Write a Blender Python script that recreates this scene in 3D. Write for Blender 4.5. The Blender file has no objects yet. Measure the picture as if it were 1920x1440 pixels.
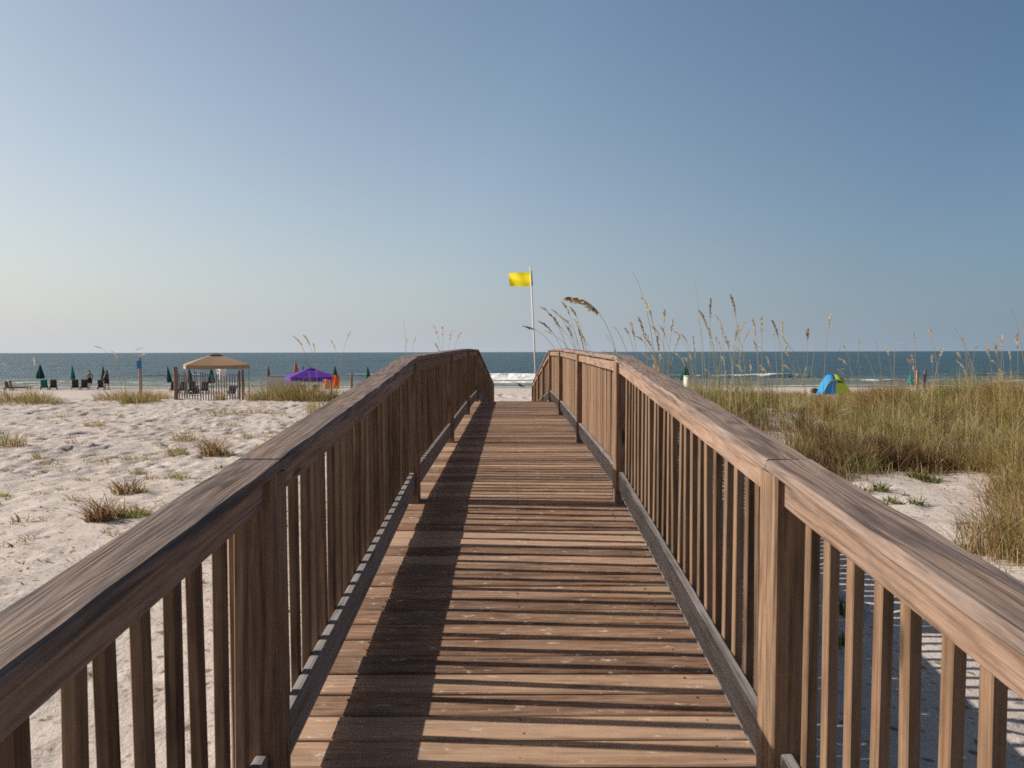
import bpy, math, random
import numpy as np
from mathutils import Vector, Matrix

random.seed(7)
rng = np.random.default_rng(11)
scn = bpy.context.scene
COL = scn.collection

# ------------------------------------------------------------------ camera
EYE = 3.42                      # eye height above the sea (z = 0)
F = 1330.0                      # focal length in pixels of a 1920 px wide frame
PITCH = math.atan(60.0 / F)
cam_d = bpy.data.cameras.new("camera")
cam = bpy.data.objects.new("camera", cam_d)
COL.objects.link(cam)
cam_d.sensor_width = 36.0
cam_d.lens = 36.0 * F / 1920.0
cam_d.clip_start = 0.05
cam_d.clip_end = 60000
cam.location = (0, 0, EYE)
CAMROT = (Matrix.Rotation(math.pi / 2 - PITCH, 3, 'X') @ Matrix.Rotation(math.radians(-0.12), 3, 'Z'))
cam.rotation_euler = CAMROT.to_euler()
scn.camera = cam


def at(px, py, Y):
    """world point at distance Y that the photograph shows at pixel (px, py) (1920 wide)"""
    d = CAMROT @ Vector(((px - 960) / F, (720 - py) / F, -1.0))
    return Vector((0, 0, EYE)) + d * (Y / d.y)


# ------------------------------------------------------------------ ground shape
def sstep(a, b, x):
    t = np.clip((x - a) / (b - a), 0, 1)
    return t * t * (3 - 2 * t)


def vnoise(x, y, seed=0):
    """smooth value noise, numpy"""
    xi = np.floor(x).astype(np.int64)
    yi = np.floor(y).astype(np.int64)
    xf = x - xi
    yf = y - yi

    def h(a, b):
        n = (a * 374761393 + b * 668265263 + seed * 1442695041) & 0x7fffffff
        n = ((n ^ (n >> 13)) * 1274126177) & 0x7fffffff
        n = (n ^ (n >> 16)) & 0x7fffffff
        return n / 0x7fffffff
    u = xf * xf * (3 - 2 * xf)
    v = yf * yf * (3 - 2 * yf)
    return ((h(xi, yi) * (1 - u) + h(xi + 1, yi) * u) * (1 - v) +
            (h(xi, yi + 1) * (1 - u) + h(xi + 1, yi + 1) * u) * v)


PY = np.array([-200, -5, 3, 6, 12, 20, 28, 32, 38, 46, 58, 68, 74, 90, 130, 400])
PE = np.array([2.4, 2.35, 2.12, 2.05, 1.96, 1.90, 1.90, 2.10, 2.72, 3.06, 3.25, 3.41, 3.56, 4.1, 5.5, 9.0])
CY = np.array([-200, -5, 3, 16, 22, 28, 34, 44, 58, 68, 74, 90, 130, 400])
CE = np.array([2.4, 2.35, 2.15, 2.02, 2.2, 2.46, 2.75, 3.03, 3.25, 3.41, 3.56, 4.1, 5.5, 9.0])


def ground(X, Y):
    X = np.asarray(X, dtype=float)
    Y = np.asarray(Y, dtype=float)
    e = np.interp(Y, PY, PE)
    c = np.interp(Y, CY, CE)
    k = np.exp(-((X - 0.3) / 3.4) ** 4)
    e = e * (1 - k) + c * k
    # right dune swells a little
    r = sstep(1.5, 4.5, X) * sstep(7, 13, Y) * (1 - sstep(20, 30, Y))
    e = e - 0.18 * r * (0.65 + 0.6 * vnoise(X / 4.0, Y / 4.0, 3))
    for (mx, my, rx, ry, mh) in ((4.6, 16.3, 1.9, 2.6, 0.46), (10.6, 16.0, 2.0, 3.0, 0.30), (2.8, 13.6, 1.0, 3.0, 0.34), (12.4, 15.0, 2.2, 3.0, 0.42), (6.4, 16.6, 0.7, 2.2, 0.16), (8.6, 17.5, 0.7, 2.5, 0.14)):
        e = e - mh * np.exp(-((X - mx) / rx) ** 2 - ((Y - my) / ry) ** 2)
    # hummocks
    amp = sstep(-1, 4, Y) * (1 - sstep(40, 60, Y)) * (1 - k)
    e = e - amp * (0.20 * (vnoise(X / 5.5 + 7, Y / 4.5, 1) - 0.5) + 0.07 * (vnoise(X / 1.9, Y / 1.5, 2) - 0.5))
    amp2 = sstep(10, 18, Y) * (1 - sstep(30, 42, Y)) * sstep(2.5, 5, np.abs(X))
    e = e - amp2 * 0.10 * (vnoise(X / 2.6, Y / 2.2, 9) - 0.5)
    return EYE - e


def gz(x, y):
    return float(ground(np.array([x]), np.array([y]))[0])


# ------------------------------------------------------------------ materials
def new_mat(name):
    m = bpy.data.materials.new(name)
    m.use_nodes = True
    nt = m.node_tree
    for n in list(nt.nodes):
        nt.nodes.remove(n)
    out = nt.nodes.new('ShaderNodeOutputMaterial')
    bs = nt.nodes.new('ShaderNodeBsdfPrincipled')
    nt.links.new(bs.outputs[0], out.inputs[0])
    return m, nt, bs


class NT:
    def __init__(self, nt):
        self.nt = nt

    def n(self, t, **kw):
        nd = self.nt.nodes.new(t)
        for k, v in kw.items():
            setattr(nd, k, v)
        return nd

    def l(self, a, b):
        self.nt.links.new(a, b)

    def math(self, op, a, b=None, c=None, clamp=False):
        nd = self.n('ShaderNodeMath', operation=op)
        nd.use_clamp = clamp
        for i, v in enumerate((a, b, c)):
            if v is None:
                continue
            if isinstance(v, (int, float)):
                nd.inputs[i].default_value = v
            else:
                self.l(v, nd.inputs[i])
        return nd.outputs[0]

    def noise(self, vec, scale=1.0, detail=2.0, rough=0.5, dist=0.0):
        nd = self.n('ShaderNodeTexNoise')
        nd.inputs['Scale'].default_value = scale
        nd.inputs['Detail'].default_value = detail
        nd.inputs['Roughness'].default_value = rough
        nd.inputs['Distortion'].default_value = dist
        if vec is not None:
            self.l(vec, nd.inputs['Vector'])
        return nd.outputs['Fac']

    def mul3(self, vec, s):
        nd = self.n('ShaderNodeVectorMath', operation='MULTIPLY')
        self.l(vec, nd.inputs[0])
        nd.inputs[1].default_value = s
        return nd.outputs[0]

    def mix(self, fac, a, b, blend='MIX'):
        nd = self.n('ShaderNodeMix', data_type='RGBA', blend_type=blend)
        nd.clamp_factor = True
        for i, v in ((0, fac), (6, a), (7, b)):
            if isinstance(v, (int, float)):
                nd.inputs[i].default_value = v
            elif isinstance(v, tuple):
                nd.inputs[i].default_value = (v[0], v[1], v[2], 1)
            else:
                self.l(v, nd.inputs[i])
        return nd.outputs[2]

    def ramp(self, fac, stops):
        nd = self.n('ShaderNodeValToRGB')
        cr = nd.color_ramp
        while len(cr.elements) < len(stops):
            cr.elements.new(0.5)
        for el, (p, c) in zip(cr.elements, stops):
            el.position = p
            el.color = (c[0], c[1], c[2], 1) if isinstance(c, tuple) else (c, c, c, 1)
        self.l(fac, nd.inputs[0])
        return nd.outputs[0]

    def bump(self, h, strength, dist, normal=None):
        nd = self.n('ShaderNodeBump')
        nd.inputs['Strength'].default_value = strength
        nd.inputs['Distance'].default_value = dist
        self.l(h, nd.inputs['Height'])
        if normal is not None:
            self.l(normal, nd.inputs['Normal'])
        return nd.outputs[0]


def wood(name, dark, mid, light, grey=(0.2, 0.19, 0.185), greyness=0.4, rings=70, ring_amt=0.45, knots=0.5,
         tone_amt=0.5, scuff=0.0, rough=0.8, bump=0.5, cracks=0.5, stain=0.0):
    m, nt, bs = new_mat(name)
    k = NT(nt)
    uv = k.n('ShaderNodeUVMap').outputs[0]
    tone = k.n('ShaderNodeAttribute', attribute_name='tone').outputs['Fac']
    n1 = k.noise(k.mul3(uv, (0.55, 9.0, 1)), 1.0, 2.0, 0.45, 0.3)
    ring = k.math('POWER', k.math('MULTIPLY_ADD', k.math('SINE', k.math('MULTIPLY', n1, rings)), 0.5, 0.5), 0.6)
    fib = k.noise(k.mul3(uv, (5.0, 260.0, 1)), 1.0, 3.0, 0.6)
    fib2 = k.noise(k.mul3(uv, (3.0, 70.0, 1)), 1.0, 3.0, 0.6)
    mott = k.noise(k.mul3(uv, (9.0, 30.0, 1)), 1.0, 5.0, 0.7)
    blot = k.noise(k.mul3(uv, (2.2, 6.0, 1)), 1.0, 4.0, 0.6)
    blot2 = k.noise(k.mul3(uv, (3.2, 11.0, 1)), 1.0, 3.0, 0.6)
    v = k.math('MULTIPLY', ring, ring_amt)
    v = k.math('MULTIPLY_ADD', fib2, 0.75, v)
    v = k.math('MULTIPLY_ADD', fib, 0.35, v)
    v = k.math('MULTIPLY_ADD', blot, 0.55, v)
    v = k.math('MULTIPLY_ADD', k.math('SUBTRACT', mott, 0.5), 0.7, v)
    v = k.math('SUBTRACT', v, 0.55 + ring_amt * 0.5 - 0.28)
    v = k.math('MULTIPLY_ADD', k.math('SUBTRACT', tone, 0.5), tone_amt, v)
    col = k.ramp(v, [(0.02, dark), (0.45, mid), (0.95, light)])
    gm = k.math('MULTIPLY', k.ramp(blot2, [(0.32, 0.0), (0.68, 1.0)]), greyness)
    gcol = k.mix(1.0, grey, k.ramp(fib2, [(0.25, 0.55), (0.75, 1.25)]), 'MULTIPLY')
    col = k.mix(gm, col, gcol)
    if scuff:
        sc = k.noise(k.mul3(uv, (11.0, 24.0, 1)), 1.0, 5.0, 0.72)
        sm = k.math('MULTIPLY', k.ramp(sc, [(0.59, 0.0), (0.69, 1.0)]), scuff)
        col = k.mix(sm, col, (0.62, 0.56, 0.5))
    cr = k.ramp(k.noise(k.mul3(uv, (0.9, 120.0, 1)), 1.0, 3.0, 0.55, 0.4), [(0.63, 0.0), (0.70, 1.0)])
    crg = k.math('MULTIPLY', k.math('MULTIPLY', cr, cracks), k.ramp(blot, [(0.4, 0.2), (0.6, 1.0)]))
    col = k.mix(crg, col, (0.02, 0.014, 0.011))
    if stain:
        st = k.ramp(k.noise(k.mul3(uv, (1.5, 9.0, 1)), 1.0, 5.0, 0.65, 0.5), [(0.50, 0.0), (0.62, 1.0)])
        col = k.mix(k.math('MULTIPLY', st, stain), col, (0.068, 0.055, 0.056))
    vo = k.n('ShaderNodeTexVoronoi', feature='F1')
    vo.inputs['Scale'].default_value = 1.0
    k.l(k.mul3(uv, (1.3, 6.0, 1)), vo.inputs['Vector'])
    km = k.ramp(vo.outputs['Distance'], [(0.0, 1.0), (0.06, 0.85), (0.1, 0.0)])
    kn = k.math('MULTIPLY', km, knots)
    col = k.mix(kn, col, (0.03, 0.018, 0.012))
    k.l(col, bs.inputs['Base Color'])
    bs.inputs['Roughness'].default_value = rough
    bs.inputs['Specular IOR Level'].default_value = 0.25
    h = k.math('MULTIPLY_ADD', ring, 0.5 * ring_amt, k.math('MULTIPLY_ADD', fib, 0.7, k.math('MULTIPLY', fib2, 0.8)))
    k.l(k.bump(h, bump, 0.004), bs.inputs['Normal'])
    return m


def flat_mat(name, col, rough=0.7, var=0.15, scale=6.0, spec=0.3, bump=0.0, trans=0.0):
    m, nt, bs = new_mat(name)
    k = NT(nt)
    tc = k.n('ShaderNodeTexCoord').outputs['Object']
    nz = k.noise(tc, scale, 4.0, 0.6)
    f = k.ramp(nz, [(0.25, 1.0 - var), (0.75, 1.0 + var)])
    k.l(k.mix(1.0, col, f, 'MULTIPLY'), bs.inputs['Base Color'])
    bs.inputs['Roughness'].default_value = rough
    bs.inputs['Specular IOR Level'].default_value = spec
    if bump:
        k.l(k.bump(nz, bump, 0.02), bs.inputs['Normal'])
    if trans:
        out = [n for n in nt.nodes if n.type == 'OUTPUT_MATERIAL'][0]
        tr = k.n('ShaderNodeBsdfTranslucent')
        k.l(k.mix(1.0, col, f, 'MULTIPLY'), tr.inputs[0])
        mx = k.n('ShaderNodeMixShader')
        mx.inputs[0].default_value = trans
        k.l(bs.outputs[0], mx.inputs[1])
        k.l(tr.outputs[0], mx.inputs[2])
        k.l(mx.outputs[0], out.inputs[0])
    return m


def blade_mat(name, stops, rough=0.6, trans=0.3):
    """colour from the per blade 'tone' attribute"""
    m, nt, bs = new_mat(name)
    k = NT(nt)
    tone = k.n('ShaderNodeAttribute', attribute_name='tone').outputs['Fac']
    col = k.ramp(tone, stops)
    k.l(col, bs.inputs['Base Color'])
    bs.inputs['Roughness'].default_value = rough
    bs.inputs['Specular IOR Level'].default_value = 0.2
    out = [n for n in nt.nodes if n.type == 'OUTPUT_MATERIAL'][0]
    tr = k.n('ShaderNodeBsdfTranslucent')
    k.l(col, tr.inputs[0])
    mx = k.n('ShaderNodeMixShader')
    mx.inputs[0].default_value = trans
    k.l(bs.outputs[0], mx.inputs[1])
    k.l(tr.outputs[0], mx.inputs[2])
    k.l(mx.outputs[0], out.inputs[0])
    return m


M = {}
M['deck'] = wood('deck_wood', (0.068, 0.031, 0.018), (0.249, 0.136, 0.080), (0.488, 0.317, 0.210), grey=(0.301, 0.228, 0.176),
                 greyness=0.4, rings=60, ring_amt=0.22, knots=0.5, tone_amt=0.85, scuff=0.9, bump=0.6, cracks=0.5)
M['cap'] = wood('handrail_wood', (0.033, 0.021, 0.016), (0.154, 0.104, 0.080), (0.319, 0.223, 0.173), grey=(0.221, 0.180, 0.167),
                greyness=0.6, rings=95, ring_amt=0.5, knots=0.4, tone_amt=0.5, bump=0.8, rough=0.75, cracks=0.6, stain=0.6)
M['rail'] = wood('rail_wood', (0.049, 0.027, 0.018), (0.190, 0.117, 0.080), (0.360, 0.243, 0.175), grey=(0.232, 0.178, 0.150),
                 greyness=0.45, rings=70, ring_amt=0.35, knots=0.9, tone_amt=0.3)
M['kick'] = wood('bottom_rail_wood', (0.06, 0.05, 0.046), (0.19, 0.16, 0.145), (0.36, 0.30, 0.265), grey=(0.27, 0.27, 0.28),
                 greyness=0.7, rings=60, ring_amt=0.3, knots=0.7, tone_amt=0.3)
M['post'] = wood('post_wood', (0.044, 0.022, 0.011), (0.176, 0.101, 0.058), (0.332, 0.213, 0.137), grey=(0.213, 0.161, 0.125),
                 greyness=0.35, rings=60, ring_amt=0.4, knots=0.95, tone_amt=0.25)
M['baluster'] = wood('baluster_wood', (0.037, 0.020, 0.010), (0.140, 0.080, 0.044), (0.260, 0.161, 0.100), grey=(0.167, 0.120, 0.089),
                     greyness=0.35, rings=45, ring_amt=0.3, knots=0.85, tone_amt=0.6)
M['oldpost'] = wood('old_post_wood', (0.05, 0.028, 0.02), (0.16, 0.09, 0.06), (0.26, 0.16, 0.11), greyness=0.3)
M['palepost'] = wood('pale_post_wood', (0.14, 0.09, 0.06), (0.30, 0.20, 0.13), (0.42, 0.3, 0.22), greyness=0.25)
M['slat'] = wood('fence_slat_wood', (0.06, 0.045, 0.035), (0.17, 0.125, 0.10), (0.28, 0.22, 0.18), greyness=0.6)


def sand_mat():
    m, nt, bs = new_mat('white_sand')
    k = NT(nt)
    tc = k.n('ShaderNodeTexCoord').outputs['Object']
    a = k.noise(tc, 0.5, 4, 0.6)
    b = k.noise(tc, 9.0, 5, 0.65)
    c = k.noise(tc, 160.0, 2, 0.5)
    col = k.ramp(k.math('MULTIPLY_ADD', a, 0.6, k.math('MULTIPLY', b, 0.4)),
                 [(0.3, (0.47, 0.40, 0.36)), (0.7, (0.60, 0.53, 0.48))])
    col = k.mix(1.0, col, k.ramp(c, [(0.25, 0.86), (0.75, 1.1)]), 'MULTIPLY')
    col = k.mix(1.0, col, k.ramp(k.noise(tc, 3.2, 5, 0.7), [(0.3, 0.86), (0.55, 1.05)]), 'MULTIPLY')
    v2 = k.n('ShaderNodeTexVoronoi', feature='F1')
    v2.voronoi_dimensions = '2D'
    v2.inputs['Scale'].default_value = 8.0
    k.l(tc, v2.inputs['Vector'])
    col = k.mix(k.math('MULTIPLY', k.ramp(v2.outputs['Distance'], [(0.08, 1.0), (0.17, 0.0)]), 0.55), col, (0.2, 0.15, 0.11))
    # dark scraps of seaweed and twigs
    vo = k.n('ShaderNodeTexVoronoi', feature='F1')
    vo.voronoi_dimensions = '2D'
    vo.inputs['Scale'].default_value = 3.4
    dn = k.n('ShaderNodeVectorMath', operation='ADD')
    k.l(tc, dn.inputs[0])
    nn = k.n('ShaderNodeTexNoise')
    nn.inputs['Scale'].default_value = 11
    k.l(tc, nn.inputs['Vector'])
    sc = k.n('ShaderNodeVectorMath', operation='SCALE')
    k.l(nn.outputs['Color'], sc.inputs[0])
    sc.inputs[3].default_value = 0.12
    k.l(sc.outputs[0], dn.inputs[1])
    k.l(dn.outputs[0], vo.inputs['Vector'])
    sp = k.ramp(vo.outputs['Distance'], [(0.055, 1.0), (0.11, 0.0)])
    gate = k.ramp(k.noise(tc, 0.8, 3, 0.6), [(0.34, 0.0), (0.44, 1.0)])
    col = k.mix(k.math('MULTIPLY', k.math('MULTIPLY', sp, gate), 0.85), col, (0.16, 0.11, 0.07))
    # wet sand beside the water
    pos = k.n('ShaderNodeSeparateXYZ')
    k.l(tc, pos.inputs[0])
    wn = k.math('MULTIPLY_ADD', k.noise(k.mul3(tc, (0.08, 0.4, 0)), 1.0, 3, 0.5), 0.12, pos.outputs['Z'])
    wet = k.ramp(wn, [(0.075, 1.0), (0.12, 0.0)])
    col = k.mix(k.math('MULTIPLY', wet, 0.75), col, (0.20, 0.16, 0.13))
    k.l(col, bs.inputs['Base Color'])
    k.l(k.math('MULTIPLY_ADD', wet, -0.5, 0.92), bs.inputs['Roughness'])
    bs.inputs['Specular IOR Level'].default_value = 0.2
    h = k.math('MULTIPLY_ADD', k.noise(tc, 26.0, 4, 0.65), 0.6, k.math('MULTIPLY', k.noise(tc, 7.0, 4, 0.6), 1.0))
    k.l(k.bump(h, 0.5, 0.03), bs.inputs['Normal'])
    return m


def sea_mat():
    m, nt, bs = new_mat('sea_water')
    k = NT(nt)
    tc = k.n('ShaderNodeTexCoord').outputs['Object']
    foam = k.n('ShaderNodeAttribute', attribute_name='foam').outputs['Fac']
    depth = k.n('ShaderNodeAttribute', attribute_name='depth').outputs['Fac']
    fn = k.noise(k.mul3(tc, (0.5, 1.1, 0.5)), 1.0, 5, 0.7)
    fm = k.ramp(k.math('ADD', foam, k.math('MULTIPLY', k.math('SUBTRACT', fn, 0.5), 0.9)), [(0.42, 0.0), (0.62, 1.0)])
    big = k.noise(k.mul3(tc, (0.004, 0.014, 0)), 1.0, 3, 0.55)
    col = k.mix(depth, (0.16, 0.17, 0.13), (0.046, 0.088, 0.110))
    col = k.mix(k.math('MULTIPLY', k.ramp(big, [(0.35, 0.0), (0.65, 1.0)]), k.math('MULTIPLY', depth, 0.5)), col, (0.03, 0.085, 0.1))
    col = k.mix(fm, col, (0.82, 0.82, 0.80))
    k.l(col, bs.inputs['Base Color'])
    k.l(k.math('MULTIPLY_ADD', fm, 0.5, 0.36), bs.inputs['Roughness'])
    bs.inputs['IOR'].default_value = 1.33
    bs.inputs['Specular IOR Level'].default_value = 0.5
    w1 = k.noise(k.mul3(tc, (0.10, 0.26, 0)), 1.0, 6, 0.62)
    w2 = k.noise(k.mul3(tc, (0.9, 1.9, 0)), 1.0, 4, 0.6)
    n1 = k.bump(w1, 1.0, 2.2)
    n2 = k.bump(w2, 0.8, 0.30, n1)
    k.l(n2, bs.inputs['Normal'])
    return m


M['sand'] = sand_mat()
M['sea'] = sea_mat()
M['grass'] = blade_mat('dune_grass_blades', [(0.0, (0.055, 0.03, 0.02)), (0.16, (0.22, 0.115, 0.06)), (0.4, (0.44, 0.31, 0.145)),
                                            (0.58, (0.36, 0.305, 0.10)), (0.74, (0.17, 0.215, 0.045)), (1.0, (0.66, 0.53, 0.33))], trans=0.45)
M['stem'] = blade_mat('sea_oat_stems', [(0.0, (0.20, 0.17, 0.07)), (0.5, (0.34, 0.27, 0.12)), (1.0, (0.48, 0.40, 0.24))], trans=0.1)
M['plume'] = blade_mat('sea_oat_seed_heads', [(0.0, (0.17, 0.105, 0.055)), (0.4, (0.68, 0.52, 0.33)), (1.0, (0.90, 0.82, 0.64))], trans=0.5)
M['yellow'] = flat_mat('yellow_flag_cloth', (0.95, 0.78, 0.015), 0.7, 0.04, 3, trans=0.45)
M['white'] = flat_mat('white_paint', (0.74, 0.72, 0.69), 0.5, 0.05)
M['cream'] = flat_mat('cream_paint', (0.60, 0.56, 0.50), 0.6, 0.05)
M['whitecloth'] = flat_mat('white_cloth', (0.78, 0.74, 0.74), 0.8, 0.06, trans=0.25)
M['greysleeve'] = flat_mat('grey_sleeve', (0.28, 0.29, 0.31), 0.7, 0.1)
M['tan'] = flat_mat('tan_canopy_cloth', (0.40, 0.255, 0.155), 0.8, 0.06, 2, trans=0.1)
M['vent'] = flat_mat('dark_vent_cloth', (0.15, 0.10, 0.085), 0.8, 0.1)
M['purple'] = flat_mat('purple_canopy_cloth', (0.125, 0.03, 0.36), 0.7, 0.08, 2, trans=0.15)
M['metal'] = flat_mat('grey_metal_tube', (0.30, 0.31, 0.32), 0.4, 0.08)
M['green'] = flat_mat('dark_green_canvas', (0.006, 0.07, 0.052), 0.8, 0.15, trans=0.1)
M['teal'] = flat_mat('teal_canvas', (0.01, 0.17, 0.16), 0.8, 0.15)
M['red'] = flat_mat('faded_red_canvas', (0.36, 0.08, 0.06), 0.8, 0.15)
M['olive'] = flat_mat('olive_canvas', (0.10, 0.10, 0.05), 0.8, 0.15)
M['brownwood'] = flat_mat('dark_brown_chair_wood', (0.065, 0.03, 0.018), 0.6, 0.2)
M['darkcloth'] = flat_mat('dark_chair_cloth', (0.045, 0.04, 0.045), 0.8, 0.2)
M['pinkcloth'] = flat_mat('faded_pink_cloth', (0.42, 0.24, 0.22), 0.8, 0.15)
M['orange'] = flat_mat('orange_towel_cloth', (0.75, 0.13, 0.03), 0.9, 0.1, trans=0.2)
M['paleorange'] = flat_mat('pale_orange_towel_cloth', (0.70, 0.27, 0.16), 0.9, 0.1, trans=0.2)
M['blue'] = flat_mat('blue_tent_cloth', (0.035, 0.25, 0.55), 0.7, 0.1, 2, trans=0.2)
M['lime'] = flat_mat('lime_tent_cloth', (0.33, 0.42, 0.05), 0.7, 0.1, 2, trans=0.2)
M['darkmesh'] = flat_mat('dark_window_mesh', (0.03, 0.045, 0.05), 0.8, 0.1)
M['bluesign'] = flat_mat('blue_sign_paint', (0.02, 0.17, 0.42), 0.5, 0.08)
M['greybox'] = flat_mat('pale_grey_panel', (0.42, 0.40, 0.38), 0.7, 0.08)
M['nail'] = flat_mat('rusty_nail_steel', (0.07, 0.045, 0.035), 0.6, 0.3, 40)
M['skin'] = flat_mat('tanned_skin', (0.42, 0.245, 0.18), 0.6, 0.05)
M['hair'] = flat_mat('dark_hair', (0.03, 0.02, 0.015), 0.6, 0.2)
M['navy'] = flat_mat('navy_swimwear', (0.02, 0.02, 0.04), 0.8, 0.1)
M['maroon'] = flat_mat('dark_maroon_shirt', (0.06, 0.03, 0.035), 0.8, 0.1)
M['bird'] = flat_mat('dark_feathers', (0.045, 0.04, 0.033), 0.7, 0.3, 12)
M['beak'] = flat_mat('beak_horn', (0.30, 0.20, 0.08), 0.5, 0.1)
M['seedling'] = blade_mat('seedling_leaves', [(0.0, (0.05, 0.055, 0.02)), (0.5, (0.12, 0.15, 0.03)), (1.0, (0.26, 0.23, 0.06))])


# ------------------------------------------------------------------ mesh building
class MB:
    def __init__(self):
        self.v, self.f, self.uv, self.tone, self.sm = [], [], [], [], []

    def face(self, idx, uvs=None, tone=0.5, smooth=False):
        self.f.append(tuple(idx))
        self.uv.append(uvs if uvs else [(0, 0)] * len(idx))
        self.tone.append(tone)
        self.sm.append(smooth)

    def board(self, pts, a, b, wa, wb, tone=None, ch=0.004, wob=0.0):
        """a timber along pts; cross-section directions a, b of full sizes wa, wb; plumb ends, softened edges"""
        a = Vector(a)
        b = Vector(b)
        tone = random.random() if tone is None else tone
        ha, hb = wa / 2, wb / 2
        ch = min(ch, ha * 0.4, hb * 0.4)
        prof = [(-ha + ch, -hb), (ha - ch, -hb), (ha, -hb + ch), (ha, hb - ch), (ha - ch, hb), (-ha + ch, hb), (-ha, hb - ch), (-ha, -hb + ch)]
        per = [0.0]
        for i in range(8):
            p, q = prof[i], prof[(i + 1) % 8]
            per.append(per[-1] + math.hypot(p[0] - q[0], p[1] - q[1]))
        u0, v0 = random.uniform(0, 60), random.uniform(0, 60)
        base = len(self.v)
        dist = 0.0
        us = []
        for i, p in enumerate(pts):
            p = Vector(p)
            if i:
                dist += (p - Vector(pts[i - 1])).length
            us.append(dist)
            for (x, y) in prof:
                self.v.append(p + a * (x + random.uniform(-wob, wob)) + b * (y + random.uniform(-wob, wob)))
        n = len(pts)
        for i in range(n - 1):
            for j in range(8):
                j2 = (j + 1) % 8
                self.face((base + i * 8 + j, base + i * 8 + j2, base + (i + 1) * 8 + j2, base + (i + 1) * 8 + j),
                          [(u0 + us[i], v0 + per[j]), (u0 + us[i], v0 + per[j + 1]), (u0 + us[i + 1], v0 + per[j + 1]), (u0 + us[i + 1], v0 + per[j])], tone)
        e0 = [(u0 + prof[j][0] * 0.3, v0 + prof[j][1]) for j in range(8)]
        self.face([base + j for j in range(7, -1, -1)], e0[::-1], tone * 0.6)
        self.face([base + (n - 1) * 8 + j for j in range(8)], e0, tone * 0.6)

    def box(self, c, size, ch=0.006, tone=0.5):
        c = Vector(c)
        self.board([c - Vector((0, 0, size[2] / 2)), c + Vector((0, 0, size[2] / 2))], (1, 0, 0), (0, 1, 0), size[0], size[1], tone, ch)

    def tube(self, pts, r, n=6, tone=0.5, cap=True, smooth=True):
        pts = [Vector(p) for p in pts]
        rs = r if isinstance(r, (list, tuple)) else [r] * len(pts)
        base = len(self.v)
        for i, p in enumerate(pts):
            d = (pts[min(i + 1, len(pts) - 1)] - pts[max(i - 1, 0)]).normalized()
            s = d.cross(Vector((0, 1, 0.01)))
            if s.length < 0.1:
                s = d.cross(Vector((1, 0, 0)))
            s.normalize()
            t = d.cross(s)
            for j in range(n):
                an = 2 * math.pi * j / n
                self.v.append(p + (s * math.cos(an) + t * math.sin(an)) * rs[i])
        for i in range(len(pts) - 1):
            for j in range(n):
                j2 = (j + 1) % n
                self.face((base + i * n + j, base + i * n + j2, base + (i + 1) * n + j2, base + (i + 1) * n + j), None, tone, smooth)
        if cap:
            self.face([base + j for j in range(n - 1, -1, -1)], None, tone)
            self.face([base + (len(pts) - 1) * n + j for j in range(n)], None, tone)

    def poly(self, pts, tone=0.5, smooth=False):
        b = len(self.v)
        self.v += [Vector(p) for p in pts]
        self.face(range(b, b + len(pts)), None, tone, smooth)

    def grid(self, P, tone=0.5, smooth=True):
        """P: rows of points"""
        b = len(self.v)
        nr, nc = len(P), len(P[0])
        for row in P:
            self.v += [Vector(p) for p in row]
        for i in range(nr - 1):
            for j in range(nc - 1):
                self.face((b + i * nc + j, b + i * nc + j + 1, b + (i + 1) * nc + j + 1, b + (i + 1) * nc + j), None, tone, smooth)

    def ball(self, c, r, nu=10, nv=7, tone=0.5, rot=None):
        c = Vector(c)
        r = Vector(r) if not isinstance(r, (int, float)) else Vector((r, r, r))
        P = []
        for i in range(nv + 1):
            th = math.pi * i / nv
            row = []
            for j in range(nu + 1):
                ph = 2 * math.pi * j / nu
                q = Vector((r.x * math.sin(th) * math.cos(ph), r.y * math.sin(th) * math.sin(ph), r.z * math.cos(th)))
                if rot is not None:
                    q = rot @ q
                row.append(c + q)
            P.append(row)
        self.grid(P, tone)

    def build(self, name, mat, parent=None, origin=None):
        me = bpy.data.meshes.new(name)
        o = Vector(origin) if origin is not None else Vector((0, 0, 0))
        me.from_pydata([tuple(p - o) for p in self.v], [], self.f)
        uvl = me.uv_layers.new(name='UVMap')
        flat = [c for fu in self.uv for u in fu for c in u]
        uvl.data.foreach_set('uv', flat)
        at_ = me.attributes.new('tone', 'FLOAT', 'FACE')
        at_.data.foreach_set('value', self.tone)
        me.polygons.foreach_set('use_smooth', self.sm)
        me.materials.append(mat)
        ob = bpy.data.objects.new(name, me)
        ob.location = o
        COL.objects.link(ob)
        if parent is not None:
            ob.parent = parent
        return ob


def tag(o, label=None, cat=None, group=None, kind=None):
    if label:
        o['label'] = label
    if cat:
        o['category'] = cat
    if group:
        o['group'] = group
    if kind:
        o['kind'] = kind
    return o


def empty(name, loc, label, cat, group=None, rz=0.0):
    o = bpy.data.objects.new(name, None)
    o.empty_display_size = 0.2
    o.location = loc
    o.rotation_euler = (0, 0, rz)
    COL.objects.link(o)
    return tag(o, label, cat, group)


def part_empty(name, parent):
    o = bpy.data.objects.new(name, None)
    o.empty_display_size = 0.1
    COL.objects.link(o)
    o.parent = parent
    return o


def copy_tree(o, parent=None):
    c = o.copy()
    COL.objects.link(c)
    c.parent = parent
    for ch in list(o.children):
        copy_tree(ch, c)
    return c


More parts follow.
